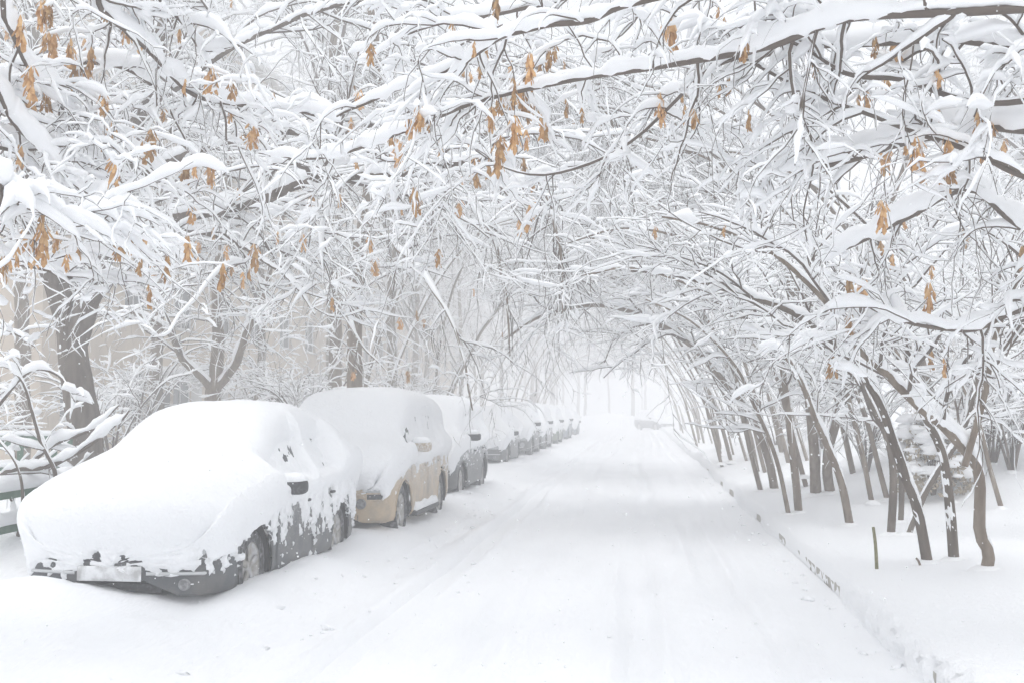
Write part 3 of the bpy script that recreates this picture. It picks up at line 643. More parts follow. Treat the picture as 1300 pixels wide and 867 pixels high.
arch_tree('thick_trunk_tree', 'thick grey trunk with a leaning twin behind the straight stem',
          [[(1036, 628), (1034, 580), (1028, 520), (1020, 450), (1000, 360), (960, 270), (900, 190), (830, 140)],
           [(1055, 625), (1050, 580), (1066, 520), (1075, 450), (1090, 360), (1130, 260), (1170, 150)]], (.085, .08), R_(7), group=GA, dy=-2, near=False, lens=(1.9, .7, .35), r1=.02)
arch_tree('arching_tree', 'long trunk bowed in a snowy arch right across the road',
          [[(985, 622), (975, 580), (955, 530), (930, 495), (895, 455), (860, 425), (820, 402), (780, 390), (740, 388), (690, 400), (640, 430)],
           [(968, 623), (955, 580), (945, 540), (935, 480), (900, 410), (850, 350), (790, 310), (730, 300)]], (.075, .045), R_(8), group=GA, dy=-.5, near=False, r1=.025)

# two rows further off are built from a few shapes
def arch_variant(seed, nst):
    g = R_(seed); stems = []
    for k in range(nst):
        h = g.uniform(3.9, 5.0); reach = g.uniform(3.6, 6.2); x0, y0 = g.normal(0, .25), g.normal(0, .35); ydr = g.normal(0, .7)
        t = np.linspace(0, 1, 7); z = h * np.sin(t * np.pi * .60) / 1.0; x = x0 - reach * t ** 1.45
        pts = np.stack([x, y0 + ydr * t, z - .15], -1); stems.append(stem(pts, g.uniform(.024, .042), .010, g, .16, .03))
    return stems, g
VAR = []
for k in range(4):
    stems, g_ = arch_variant(100 + k, [2, 2, 3, 2][k]); sk = Skel()
    branch_out(stems, sk, g_, (2.4, 5.0, 6.5), (1.25, .62, .34), .42, lift=.32, nseg=(7, 4, 3))
    VAR.append((stems, sk, g_))
spots_r = [(958, 602), (945, 588), (937, 585), (925, 577), (915, 572), (907, 568), (899, 563), (893, 558), (886, 553), (880, 550), (874, 547), (868, 545), (1110, 632), (1062, 604), (1010, 590), (1240, 640), (1180, 592), (985, 575)]
protos = []
ORD = ['nearest', 'second nearest', 'third', 'fourth', 'fifth', 'sixth', 'seventh', 'eighth', 'ninth', 'tenth', 'eleventh', 'farthest']
BEHIND = ['bare snow-dusted tree behind the slim snow-dusted lone stem', 'bare tree behind the thick grey twin trunks', 'bare tree between the straight kerbside stem and the thick trunks', 'bare tree behind the kinked brown stem at right', 'bare tree rising behind the snow-capped beige bush', 'bare tree half hidden behind the snowy arch trunk']
for i, (px, py) in enumerate(spots_r):
    b = base_at(px, py); k = i % 4; g_ = R_(300 + i)
    row = i < 12
    lab = ORD[i] + ' of the slim multi-stemmed trees receding along the right of the road' if row else BEHIND[i - 12]
    grp = 'receding row of trees right of the road' if row else 'trees behind the right-hand row'
    sc = g_.uniform(.9, 1.15) * (1 + min(b[1], 60) / 200)
    if i < 4:
        root = thing('row_tree', lab, 'tree', (0, 0, 0), 0, grp)
        finish_tree(root, (0, 0, 0), VAR[k][0], VAR[k][1], VAR[k][2], BARK, .034, False, .04, .05, cull=False)
        protos.append(root); root.location = b; root.scale = (sc,) * 3; root.rotation_euler = (0, 0, g_.normal(0, .25))
    else:
        dup(protos[k], b, g_.normal(0, .3), (sc, sc * (1 if g_.random() < .5 else -1), sc), lab, grp)
# and on the left, behind the parked cars, leaning the other way
for i, (x, y) in enumerate([(-7.2, 27), (-7.0, 36), (-7.6, 47), (-7.2, 58), (-7.8, 70), (-8.2, 84), (-9.0, 98)]):
    g_ = R_(340 + i); sc = g_.uniform(1.15, 1.6)
    dup(protos[(i + 1) % 4], (x, y, float(H(x, y)) - .05), math.pi + g_.normal(0, .4), (sc, sc, sc * 1.05), 'slim snowy tree leaning out behind the line of parked cars', 'trees behind the parked cars')

# same trees behind the viewer, out of view, added to even out the light
for i, (x, y) in enumerate([(2.6, -2.5), (2.5, -7), (2.7, -12), (2.5, -18), (-7.0, -1.5), (-6.8, -7), (-7.1, -13), (-6.9, -19)]):
    g_ = R_(370 + i); sc = g_.uniform(1.15, 1.45)
    dup(protos[i % 4], (x, y, .2), (math.pi if x < 0 else 0) + g_.normal(0, .3), (sc, sc, sc), 'unseen slim snowy tree added behind the viewer to even the light', 'unseen trees added behind the viewer')
# ------------------------------------------------------------------ tall trees
def tall_variant(seed, h, weep):
    g = R_(seed); x, y = 0, 0; stems = []
    t = np.linspace(0, 1, 8); pts = np.stack([g.normal(0, .25, 8).cumsum() * .6 * t, g.normal(0, .25, 8).cumsum() * .6 * t, h * t - .2], -1)
    main = stem(pts, h * .0115, .02, g, .3, .05); stems.append(main)
    pos, d, r, L, tt = spawn(main[0], main[1], 22 / h, g, .25, .97, (35, 60), 0, .35)
    for p_, d_, r_, t_ in zip(pos, d, r, tt):
        ln = h * .34 * (1.15 - t_) * g.uniform(.7, 1.2) + .8
        q = [p_]; dd = d_
        for s in range(5): dd = unit(dd + g.normal(0, .12, 3) + np.array([0, 0, .10 - weep * s * .18])); q.append(q[-1] + dd * ln / 5)
        stems.append(stem(q, min(r_ * .55, .07), .012, g, .3, .03))
    sk = Skel()
    branch_out(stems[1:], sk, g, (2.2, 3.4, 4.0), (1.5, .8, .45), .15, ((0, 0, -.10 - weep * .2), (0, 0, -.15 - weep * .3), (0, 0, -.2 - weep * .3)), lift=.05, nseg=(6, 4, 3), lvl_r=(.02, .011, .0065))
    return stems, sk, g
TALL = []
for k, (h, w_) in enumerate([(13, .3), (15, .8), (11, .15)]):
    stems, sk, g_ = tall_variant(500 + k, h, w_)
    root = thing('tall_tree', 'x', 'tree'); base = np.zeros(3)
    v, f = tubes(*stems[0], 10); obj('trunk', v, f, BARK, root)
    sn = [snow_tubes(*resample(p, r, .14), 6, .035, 60 + j) for j, (p, r) in enumerate(stems)]
    tw = [tubes(p, r, 6) for p, r in stems[1:]]
    for pts, rad, lvl, mul in sk.b:
        if not len(pts): continue
        tw.append(tubes(pts, rad, 4 if lvl == 1 else 3)); sn.append(snow_tubes(pts, rad * 1.3, 4, .042, 70 + lvl))
    v, f = join(tw); obj('crown', v, f, BARKT, root); v, f = join(sn); obj('snow_cover', v, f, SNOWT, root); TALL.append(root)
tall_spots = [  # x, y, variant, label, group
    (P(425, 500, 25)[0], 25, 0, 'tall straight grey trunk rising behind the golden car', None),
    (P(500, 500, 33)[0], 33, 1, 'tall drooping tree behind the second and third parked cars', None),
    (P(330, 500, 27)[0], 27, 2, 'spreading snowy tree in front of the pale apartment block', None),
    (P(30, 500, 21)[0], 21, 1, 'drooping snowy tree at the left edge behind the green fence', None),
    (P(200, 500, 24.5)[0], 24.5, 0, 'straight grey tree standing between forked trunk and low branching tree', None)]
g_ = R_(77)
for i in range(15):
    y = 38 + i * 7.5 + g_.normal(0, 2); tall_spots.append((-9.5 - g_.random() * 3.2, y, i % 3, 'hazy tall tree in the wood left of the road', 'hazy trees left of the road'))
for i in range(24):
    y = 22 + i * 4.6 + g_.normal(0, 2); x = g_.uniform(7.5, 20) + y * .05; tall_spots.append((x, y, (i * 2 + 1) % 3, 'hazy tall tree in the wood right of the road', 'hazy trees right of the road'))
for i in range(22):
    tall_spots.append((g_.uniform(-22, 26), 128 + g_.random() * 60, i % 3, 'faint pale tree closing the far end of the road', 'trees at the far end of the road'))
used = set()
for x, y, k, lab, grp in tall_spots:
    z = float(H(x, y)) if y < 148 and abs(x) < 40 else 0.0
    s = R_(int(x * 100) % 9999).uniform(.9, 1.25) * (1.25 if y > 130 else 1); rz = (x * 7.3 + y * 1.7) % 6.28
    if k not in used:
        used.add(k); r = TALL[k]; r.location = (x, y, z - .05); r.rotation_euler = (0, 0, rz); r.scale = (s, s, s); r['label'] = lab
        if grp: r['group'] = grp
    else:
        r = dup(TALL[k], (x, y, z - .05), rz, (s, s, s), lab, grp)
        if not grp and 'group' in r: del r['group']

# ------------------------------------------------------------------ left: forked trunk, Y-shaped tree
def px_tree(name, label, stems, rng, bark, snow, near, base, mulS=None, keep=False, lumpn=.12, **kw):
    root = thing(name, label, 'tree', base); sk = Skel()
    st = [stem(p, a, b, rng, .12, .02) for p, a, b in stems]
    branch_out(st, sk, rng, **kw)
    return finish_tree(root, base, st, sk, rng, bark, snow, near, lumpn, .042, keep, mulS)
b = P(112, 560, 15.5); b[2] = .2
px_tree('forked_trunk_tree', 'thick forked brown trunk behind the snow-laden shrub and dark sedan',
        [([b - [0, 0, .2], P(108, 548, 15.5), P(100, 500, 15.5), P(92, 440, 15.5), P(85, 405, 15.5), P(68, 350, 15.2), P(45, 290, 15), P(30, 200, 14.5), P(-10, 80, 14)], .27, .10),
         ([P(96, 435, 15.5), P(112, 385, 15.4), P(128, 335, 15.2), P(140, 285, 15), P(160, 200, 14.5), P(190, 100, 14), P(230, -40, 13.5)], .19, .08),
         ([P(135, 310, 15.1), P(190, 285, 14.2), P(265, 268, 13.2), P(330, 257, 12.4), P(385, 232, 11.8), P(440, 224, 11.4), P(520, 220, 11), P(590, 205, 10.6), P(650, 200, 10.2)], .085, .02),
         ([P(150, 240, 14.8), P(230, 200, 13.5), P(330, 170, 12.5), P(430, 170, 11.8), P(520, 140, 11)], .06, .015),
         ([P(140, 290, 15), P(220, 290, 13.5), P(300, 310, 12.5), P(360, 350, 12), P(400, 400, 11.8)], .04, .01),
         ([P(60, 330, 15.2), P(20, 250, 13.5), P(-20, 200, 12)], .06, .02),
         ([P(175, 150, 14.2), P(300, 60, 13), P(420, 10, 12), P(540, -10, 11)], .035, .012)],
        R_(21), BARKD, .038, True, b, [0.35, .5, 1.2, 1, .8, 1, 1], True, dens=(2.4, 5.0, 7.0), lens=(1.7, .75, .36), t0=.15, tb=[.6, .35, .08, .1, .1, .1, .1],
        trop=((0, 0, -.14), (0, 0, -.18), (0, 0, -.2)), lift=.0, lumpn=.14)
b = P(272, 560, 21); b[2] = .2
px_tree('branching_tree', 'tree dividing low in a wide Y above the roof of the dark sedan',
        [([b - [0, 0, .2], P(271, 540, 21), P(270, 505, 21), P(274, 480, 21), P(278, 440, 21), P(276, 380, 20.8), P(285, 280, 20.5), P(300, 150, 20)], .19, .06),
         ([P(270, 495, 21), P(255, 478, 20.8), P(232, 455, 20.5), P(220, 430, 20.3), P(195, 408, 20), P(150, 390, 19.5)], .085, .03),
         ([P(274, 493, 21), P(290, 476, 20.9), P(304, 452, 20.7), P(312, 425, 20.5), P(330, 390, 20.2), P(350, 310, 20), P(380, 200, 19.5)], .09, .03)],
        R_(22), BARK, .03, False, b, [1.2, 1.5, 1.5], False, dens=(3.2, 4.5, 5.0), lens=(1.9, .8, .42), t0=.2, tb=[.55, .3, .3],
        trop=((0, 0, -.12), (0, 0, -.16), (0, 0, -.2)), lift=.05)
# fine drooping boughs that hang over the cars in the middle distance
b = P(452, 560, 19.2); b[2] = .2
px_tree('drooping_tree', 'leafless tree whose fine boughs hang down over the third and fourth cars',
        [([b - [0, 0, .2], P(450, 450, 19.1), P(455, 330, 19), P(470, 230, 18.7), P(480, 120, 18.4), P(470, 0, 18)], .16, .06),
         ([P(460, 300, 19), P(510, 250, 18), P(570, 245, 17.2), P(620, 290, 16.5), P(640, 370, 16.2), P(650, 460, 16)], .06, .01),
         ([P(470, 230, 18.7), P(540, 180, 17), P(620, 170, 16), P(680, 220, 15.2), P(710, 310, 15), P(715, 400, 14.8)], .06, .01),
         ([P(465, 280, 18.8), P(500, 310, 17), P(545, 360, 15.8), P(585, 440, 15.2), P(600, 520, 15)], .045, .008),
         ([P(478, 150, 18.4), P(560, 90, 17), P(660, 80, 16), P(760, 130, 15), P(790, 220, 14.8)], .05, .01),
         ([P(460, 320, 19), P(440, 300, 17.5), P(430, 340, 16.5), P(450, 420, 16), P(490, 470, 15.8)], .04, .008)],
        R_(23), BARK, .030, False, b, None, True, dens=(3.4, 4.6, 5.5), lens=(1.3, .65, .34), t0=.1, tb=[.5, .1, .1, .1, .1, .1],
        trop=((0, 0, -.35), (0, 0, -.4), (0, 0, -.3)), lift=0, lumpn=.05)

# ------------------------------------------------------------------ near boughs that enter the picture from both sides
b = np.array([-5.6, 4.6, .3]); tp = np.array([-5.4, 4.7, 3.2])
px_tree('overhanging_tree', 'near tree reaching thick snow-laden boughs in from the upper left corner',
        [([b - [0, 0, .3], b + [.1, 0, 1.2], tp, tp + [.1, .2, 1.6], tp + [.3, .5, 3]], .16, .07),
         ([tp, P(-120, 20, 5.4), P(-40, 70, 5.8), P(0, 118, 6), P(22, 160, 6.1), P(70, 212, 6.2), P(110, 245, 6.3), P(165, 252, 6.4)], .022, .007),
         ([tp + [0, .1, .4], P(-60, -60, 5.6), P(5, 30, 5.9), P(30, 80, 6.1), P(60, 115, 6.3), P(88, 145, 6.4), P(130, 150, 6.5)], .019, .007),
         ([tp - [0, 0, .3], P(-60, 225, 5.3), P(0, 245, 5.5), P(50, 268, 5.6), P(92, 288, 5.7), P(135, 280, 5.8)], .022, .006),
         ([tp + [.05, .2, .9], P(60, -30, 6.2), P(130, 15, 6.6), P(190, 70, 6.9), P(240, 118, 7.2), P(300, 132, 7.4), P(360, 140, 7.6), P(430, 155, 7.8)], .022, .007),
         ([tp + [.05, .2, 1.1], P(130, -50, 6.6), P(210, 10, 7), P(260, 70, 7.2), P(280, 130, 7.3), P(285, 180, 7.3)], .018, .006),
         ([tp, P(-60, 130, 6), P(20, 100, 6.6), P(90, 80, 7), P(160, 90, 7.3), P(210, 130, 7.5), P(240, 190, 7.6)], .018, .006),
         ([tp - [0, 0, .1], P(-60, 180, 6), P(30, 190, 6.6), P(110, 180, 7), P(180, 200, 7.2), P(230, 250, 7.3)], .028, .006),
         ([tp - [0, 0, .6], P(-80, 320, 6.2), P(0, 330, 6.8), P(60, 345, 7), P(110, 360, 7.2)], .024, .006)],
        R_(31), BARKT, .045, True, b, [.6, 2.6, 2.3, 2.5, 2.6, 2.3, 2.3, 2.3, 2.0], True, dens=(4.4, 6.5, 7.0), lens=(.6, .34, .18), t0=.1, tb=[.95] + [.12] * 8,
        trop=((0, 0, -.12), (0, 0, -.2), (0, 0, -.2)), lift=.05, lumpn=.4, lvl_r=(.010, .0055, .0035), ang=(30, 75), flat=.5, nseg=(14, 8, 4))
b = np.array([4.3, 5.2, .3]); tp = np.array([4.0, 5.4, 3.4])
px_tree('overhanging_tree', 'near tree reaching long boughs hung with brown keys in from the upper right',
        [([b - [0, 0, .3], b + [-.1, 0, 1.4], tp, tp + [-.2, .1, 1.4], tp + [-.3, .3, 2.8]], .17, .08),
         ([tp, P(1420, 10, 5.6), P(1300, 14, 5.6), P(1190, 18, 5.7), P(1090, 24, 5.8), P(1030, 40, 5.9), P(965, 62, 6), P(860, 82, 6.2), P(760, 98, 6.4), P(690, 112, 6.5), P(615, 130, 6.6), P(545, 155, 6.7), P(470, 183, 6.8), P(400, 203, 6.9), P(330, 196, 7)], .026, .005),
         ([tp + [-.1, 0, .8], P(1250, -70, 5.6), P(1050, -50, 5.6), P(900, -20, 5.7), P(800, 6, 5.8), P(745, 25, 5.8), P(690, 37, 5.9), P(640, 45, 6), P(595, 75, 6.1), P(545, 100, 6.2), P(480, 122, 6.3), P(430, 150, 6.4)], .024, .005),
         ([tp - [0, 0, .1], P(1400, 60, 6), P(1300, 60, 6.1), P(1200, 50, 6.3), P(1120, 56, 6.4), P(1030, 62, 6.5), P(970, 70, 6.6), P(910, 100, 6.7)], .026, .008),
         ([tp - [0, 0, .4], P(1420, 250, 5.6), P(1300, 222, 5.8), P(1235, 190, 5.9), P(1130, 157, 6.1), P(1040, 120, 6.3), P(980, 90, 6.4), P(930, 62, 6.5), P(900, 20, 6.6)], .026, .005),
         ([tp - [0, 0, .3], P(1400, 120, 5.8), P(1250, 130, 6), P(1154, 104, 6.1), P(1081, 98, 6.2), P(1020, 60, 6.3), P(974, 43, 6.4), P(910, 30, 6.5), P(850, 32, 6.6)], .022, .005),
         ([tp - [0, 0, .2], P(1380, 160, 6), P(1250, 165, 6.2), P(1160, 178, 6.3), P(1105, 195, 6.4), P(1060, 207, 6.5), P(1010, 212, 6.6), P(978, 214, 6.6)], .026, .008),
         ([P(965, 62, 6), P(900, 90, 6.6), P(855, 130, 6.9), P(800, 182, 7.1), P(750, 210, 7.2), P(690, 225, 7.3), P(640, 214, 7.4), P(605, 190, 7.5)], .014, .005),
         ([tp - [0, 0, .5], P(1420, 300, 6.4), P(1300, 290, 6.6), P(1230, 240, 6.8), P(1160, 275, 7), P(1100, 305, 7.2), P(1040, 330, 7.4)], .028, .007),
         ([tp - [0, 0, .7], P(1420, 400, 6.6), P(1300, 395, 6.8), P(1220, 420, 7), P(1150, 410, 7.2), P(1090, 380, 7.4)], .024, .006),
         ([tp + [-.1, .2, 1.3], P(1200, -120, 6.6), P(1000, -60, 7), P(860, -30, 7.2), P(760, -20, 7.3), P(680, 10, 7.4), P(560, 30, 7.6), P(480, 60, 7.8)], .03, .006)],
        R_(32), BARKT, .045, True, b, [.6, 1.0, 1.1, 1.6, .4, .25, 2.4, .25, 1.7, 1.5, 1.2], True, dens=(3.6, 6.5, 6.5), lens=(.66, .36, .2), t0=.1, tb=[.95] + [.18] * 6 + [.1] + [.15] * 3,
        trop=((0, 0, -.18), (0, 0, -.22), (0, 0, -.2)), lift=.0, lumpn=.32, lvl_r=(.010, .0055, .0035), ang=(30, 75), flat=.5, nseg=(14, 8, 4))

# ------------------------------------------------------------------ shrubs
def shrub_px(name, label, stems, rng, snow, lens, dens, base, near=True, lump=.15, bark=BARKT):
    root = thing(name, label, 'shrub', base); sk = Skel(); st = [stem(p, a, b_, rng, .08, .012) for p, a, b_ in stems]
    branch_out(st, sk, rng, dens, lens, .15, ((0, 0, -.1),) * 3, lift=.1, lvl_r=(.011, .006, .004), nseg=(6, 5, 3))
    return finish_tree(root, base, st, sk, rng, bark, snow, near, lump, .04, cull=near)
b = P(20, 680, 10.2); b[2] = .3
shrub_px('snowy_shrub', 'sprawling shrub with thick snow on bent branches beside the dark sedan',
         [([b, P(60, 640, 10.2), P(70, 600, 10.1), P(52, 560, 10), P(40, 520, 9.9), P(25, 480, 9.8), P(-10, 450, 9.7)], .026, .008),
          ([b - [.3, 0, 0], P(0, 605, 10.2), P(60, 592, 10.2), P(105, 570, 10.2), P(150, 535, 10.3), P(165, 520, 10.3)], .03, .008),
          ([b, P(20, 620, 10.4), P(60, 570, 10.4), P(115, 545, 10.4), P(150, 515, 10.4)], .024, .007),
          ([b - [.2, 0, 0], P(-20, 560, 9.8), P(10, 500, 9.8), P(40, 470, 9.9), P(75, 478, 10), P(95, 510, 10)], .022, .007),
          ([b - [.4, 0, 0], P(-30, 470, 10), P(-5, 430, 10), P(20, 425, 10), P(45, 440, 10)], .02, .006),
          ([b, P(30, 640, 9.8), P(20, 590, 9.7), P(-10, 550, 9.6)], .02, .006)], R_(41), .05, (.42, .26, .15), (3.2, 4.5, 5), b)
SHR = []
shr_spots = [(1100, 600, 1.5, 'grey twiggy shrub left of the beige snow-capped bush'), (1285, 598, 1.9, 'dense hazy shrub at the right edge behind the verge'),
             (1045, 570, 1.6, 'low snowy shrub between the thick trunks and the mound'), (1262, 588, 1.5, 'pale shrub beyond the kinked brown stem'),
             (985, 565, 1.6, 'snowy thicket behind the receding row of stems'), (930, 556, 2.2, 'faint thicket at the far end of the right row')]
shr_spots = [(base_at(a, b_), h, l) for a, b_, h, l in shr_spots]
for (x, y, h, l) in [(-9.2, 18.4, 1.9, 'twiggy shrub behind the roof of the dark sedan, left of the low branching tree'),
                     (-6.9, 22.6, 2.3, 'bushy shrub behind the golden car roof'), (-8.4, 25.5, 2.6, 'hazy shrub between apartment block and golden car'), (-6.8, 28.5, 2.3, 'hazy shrub behind the third car'), (-11.5, 24.0, 2.8, 'hazy shrub against the left end of the apartment block'),
                     (-7.2, 33.5, 2.5, 'faint shrub behind the fourth car'), (-10.6, 30.0, 2.6, 'faint shrub before the apartment block wall'), (-12.0, 18.6, 2.2, 'snowy shrub behind the green board fence')]:
    shr_spots.append((np.array([x, y, float(H(x, y))]), h, l))
for i, (bb, h, lab) in enumerate(shr_spots):
    if i < 2:
        g_ = R_(50 + i); st = []
        for k in range(10):
            a = g_.uniform(0, 6.28); s = g_.uniform(.3, .8) * 1.8; t = np.linspace(0, 1, 5)
            st.append((np.stack([np.cos(a) * s * t ** 1.3, np.sin(a) * s * t ** 1.3, -.1 + 1.8 * g_.uniform(.7, 1.1) * np.sin(t * 1.6)], -1), .02, .006))
        r = shrub_px('twiggy_shrub', lab, st, g_, .03, (.6, .35, .2), (4.5, 5.5, 5), np.zeros(3), False, .2); r.location = bb; r.scale = (h / 1.8,) * 3; SHR.append(r)
    else:
        r = dup(SHR[i % 2], bb, i * 1.3, (h / 1.8,) * 3, lab)
    r['group'] = 'snowy shrubs behind the right-hand trees' if i < 6 else 'snowy shrubs behind the parked cars'
# beige bush wrapped in snow
bb = base_at(1185, 628); root = thing('snow_capped_bush', 'rounded bush with beige dead leaves under lumps of snow', 'bush', bb)
g_ = R_(61); n = 1500
th = g_.random(n) * 6.28; ph = np.arccos(g_.uniform(0, 1, n)); rr = g_.uniform(.55, 1, n) ** .5
c = np.stack([np.cos(th) * np.sin(ph) * .52 * rr, np.sin(th) * np.sin(ph) * .5 * rr, 1.35 * np.cos(ph) * rr + .02], -1)
a1 = unit(g_.standard_normal((n, 3))); a2 = unit(np.cross(a1, g_.standard_normal((n, 3)))); sz = g_.uniform(.03, .06, n)[:, None]
v = np.stack([c - a1 * sz, c + a2 * sz * .5, c + a1 * sz, c - a2 * sz * .5], 1).reshape(-1, 3)
LEAFB = material('dead_leaves', (0.30, 0.24, 0.17), .85, ((0.42, 0.36, 0.27), 6, .4, .6))
o = obj('leaves', v, [np.arange(n * 4).reshape(-1, 4)], LEAFB, root); o['kind'] = 'stuff'
pp = c[(c[:, 2] > .25) & (rr > .8)][:110]; v, f = lumps(pp, g_.uniform(.06, .15, len(pp)), 91); obj('snow_cover', v, f, SNOWT, root)
st = [stem([[0, 0, -.1], [math.cos(a) * .1, math.sin(a) * .1, .5], [math.cos(a) * .3, math.sin(a) * .3, 1.1]], .02, .006, g_) for a in np.arange(7) * .9]
v, f = join([tubes(p, r, 5) for p, r in st]); obj('stem', v, f, BARKD, root)

# ------------------------------------------------------------------ apartment block behind the left-hand trees
WALL = material('pale_render', (0.52, 0.44, 0.35), .9, ((0.44, 0.37, 0.30), 1.5, .4, .7), .2, 30)
WALL2 = material('white_render', (0.55, 0.55, 0.54), .9, ((0.45, 0.45, 0.44), 2, .4, .7))
FRAME = material('window_frame', (0.6, 0.6, 0.6), .6)
PANE = material('window_pane', (0.05, 0.06, 0.07), .08, spec=.5)
BX, BY0, BY1, BH = -15.5, 27.0, 92.0, 15.5
bld = thing('apartment_block', 'long pale beige apartment block behind the trees on the left', 'building', (BX, BY0, 0))
L = BY1 - BY0; bay = 3.6; nb = int(L / bay); parts = []
wy0, wy1 = 1.0, 2.6
for s in range(5):     # wall built round its openings: bands between storeys and piers between windows
    z0 = .5 + s * 2.95; parts.append(box_vf(-.4, 0, 0, L, z0 - (.6 if s == 0 else 0) , z0 + .9)); parts.append(box_vf(-.4, -.002, 0, L, z0 + 2.35, z0 + 2.95))
    for k in range(nb + 1):
        a = k * bay - (bay - wy1 + wy0) / 2 + .0; y0 = max(0, k * bay + wy1 - bay); y1 = min(L, k * bay + wy0)
        if k == nb: y1 = L
        parts.append(box_vf(-.4, -.004, y0, y1, z0 + .9, z0 + 2.35))
parts.append(box_vf(-12, -.4, 0, L, -.2, 15.2))
v, f = join(parts); obj('wall', v, f, WALL, bld, smooth=False)
box('roof', -12.4, .45, -.4, L + .4, 15.25, 15.55, WALL2, bld)
box('roof_snow', -12.3, .4, -.3, L + .3, 15.56, 15.9, SNOW, bld, .12)
fv, ff = join([box_vf(-.2, -.12, 0, .07, 0, 1.45), box_vf(-.2, -.12, 1.53, 1.6, 0, 1.45), box_vf(-.2, -.12, .07, 1.53, 0, .07), box_vf(-.2, -.12, .07, 1.53, 1.38, 1.45), box_vf(-.2, -.12, .77, .83, .07, 1.38)])
fme = mesh_data('window', fv, ff, FRAME, False); pv, pf = box_vf(-.18, -.15, .07, 1.53, .07, 1.38); pme = mesh_data('pane', pv, pf, PANE, False)
sv, sf = join([box_vf(-.1, .12, -.05, 1.65, -.05, .0)]); sme = mesh_data('sill', sv, sf, WALL2, False)
for s in range(5):
    for k in range(nb):
        w = link('window', fme, bld, (0, k * bay + wy0, .5 + s * 2.95 + .9)); link('pane', pme, w); link('sill', sme, w)
for k in (1, 5, 9, 13):     # entrance porches with white piers
    y = k * bay + 2.6
    box('porch_roof', .01, 1.9, y - .2, y + 2.3, 2.55, 2.75, WALL2, bld); box('porch_snow', .02, 1.88, y - .18, y + 2.28, 2.76, 3.02, SNOW, bld, .1)
    for q in (y - .1, y + 2.0): box('porch_pier', 1.5, 1.75, q, q + .25, -.1, 2.54, WALL2, bld)
    box('entrance_door', .01, .06, y + .5, y + 1.6, .1, 2.2, TRIM, bld)

# ------------------------------------------------------------------ green fences
def fence(name, label, p0, p1, rails, rh, snow_h, posts, top):
    p0, p1 = np.array(p0, float), np.array(p1, float); d = p1 - p0; Ln = np.linalg.norm(d); a = math.atan2(d[1], d[0])
    root = thing(name, label, 'fence', (p0[0], p0[1], p0[2]), a)
    for z in rails:
        box('rail', 0, Ln, -.03, .03, z - rh, z, GREEN, root, .008)
        n = int(Ln / .05); x = np.linspace(0, Ln, n); pts = np.stack([x, x * 0, x * 0 + z], -1)[None]
        tg, s, u = frames(pts); h = snow_h * (.6 + .8 * vnoise(pts * 3 + z, 95))
        h[:, [0, -1]] = .01
        vv = rings(pts + np.array([0, 0, 1]) * (.4 * h)[..., None], s, u, .045 + .3 * h, .62 * h, 10); obj('snow_cap', vv.reshape(-1, 3), [tube_faces(1, n, 10)], SNOW, root)
    for k in range(posts):
        x = Ln * (k + .5) / posts; box('post', x - .035, x + .035, -.075, -.031, -.4, top, GREEN, root)
q = P(-60, 652, 8.9); q2 = P(120, 612, 11.8)
fence('low_green_fence', 'low green rail fence under deep snow beside the dark sedan bonnet', (q[0], q[1], .25), (q2[0], q2[1], .25), [.30, .62], .09, .13, 3, .6)
q = P(-80, 560, 13.8); q2 = P(92, 556, 14.2)
fence('green_board_fence', 'dark green board fence behind the snowy shrub at the left edge', (q[0], q[1], .3), (q2[0], q2[1], .3), [.56, .98], .17, .07, 4, .97)

# ------------------------------------------------------------------ stake and stub
STAKE = material('mossy_stake', (0.15, 0.14, 0.06), .9, ((0.24, 0.22, 0.13), 30, .4, .7))
bb = base_at(1114, 722); tp = P(1109, 669, bb[1])
ps, rs = stem([bb - [0, 0, .15], (bb + tp) / 2 + [.004, 0, 0], tp], .016, .013, R_(3), .05, .004)
def capped(p, r, K, base):
    v, f = tubes(p, r, K); n = len(v); v = np.concatenate([v, [p[0, -1] + [0, 0, .004]]]); k = np.arange(K)
    return v - base, f + [np.stack([n - K + k, n - K + (k + 1) % K, np.full(K, n)], -1)]
v, f = capped(ps, rs, 8, bb); tag(obj('wooden_stake', v, f, STAKE, None, bb), 'small mossy wooden stake standing upright in the verge snow', 'stake')
bb = base_at(1170, 717); tp = P(1163, 708, bb[1]); ps, rs = stem([bb - [0, 0, .05], (bb + tp) / 2, tp], .011, .009, R_(4), .03, .002)
v, f = capped(ps, rs, 7, bb); tag(obj('stem_stub', v, f, BARK, None, bb), 'tiny cut stub poking out of snow near the dark leaning stem', 'stub')

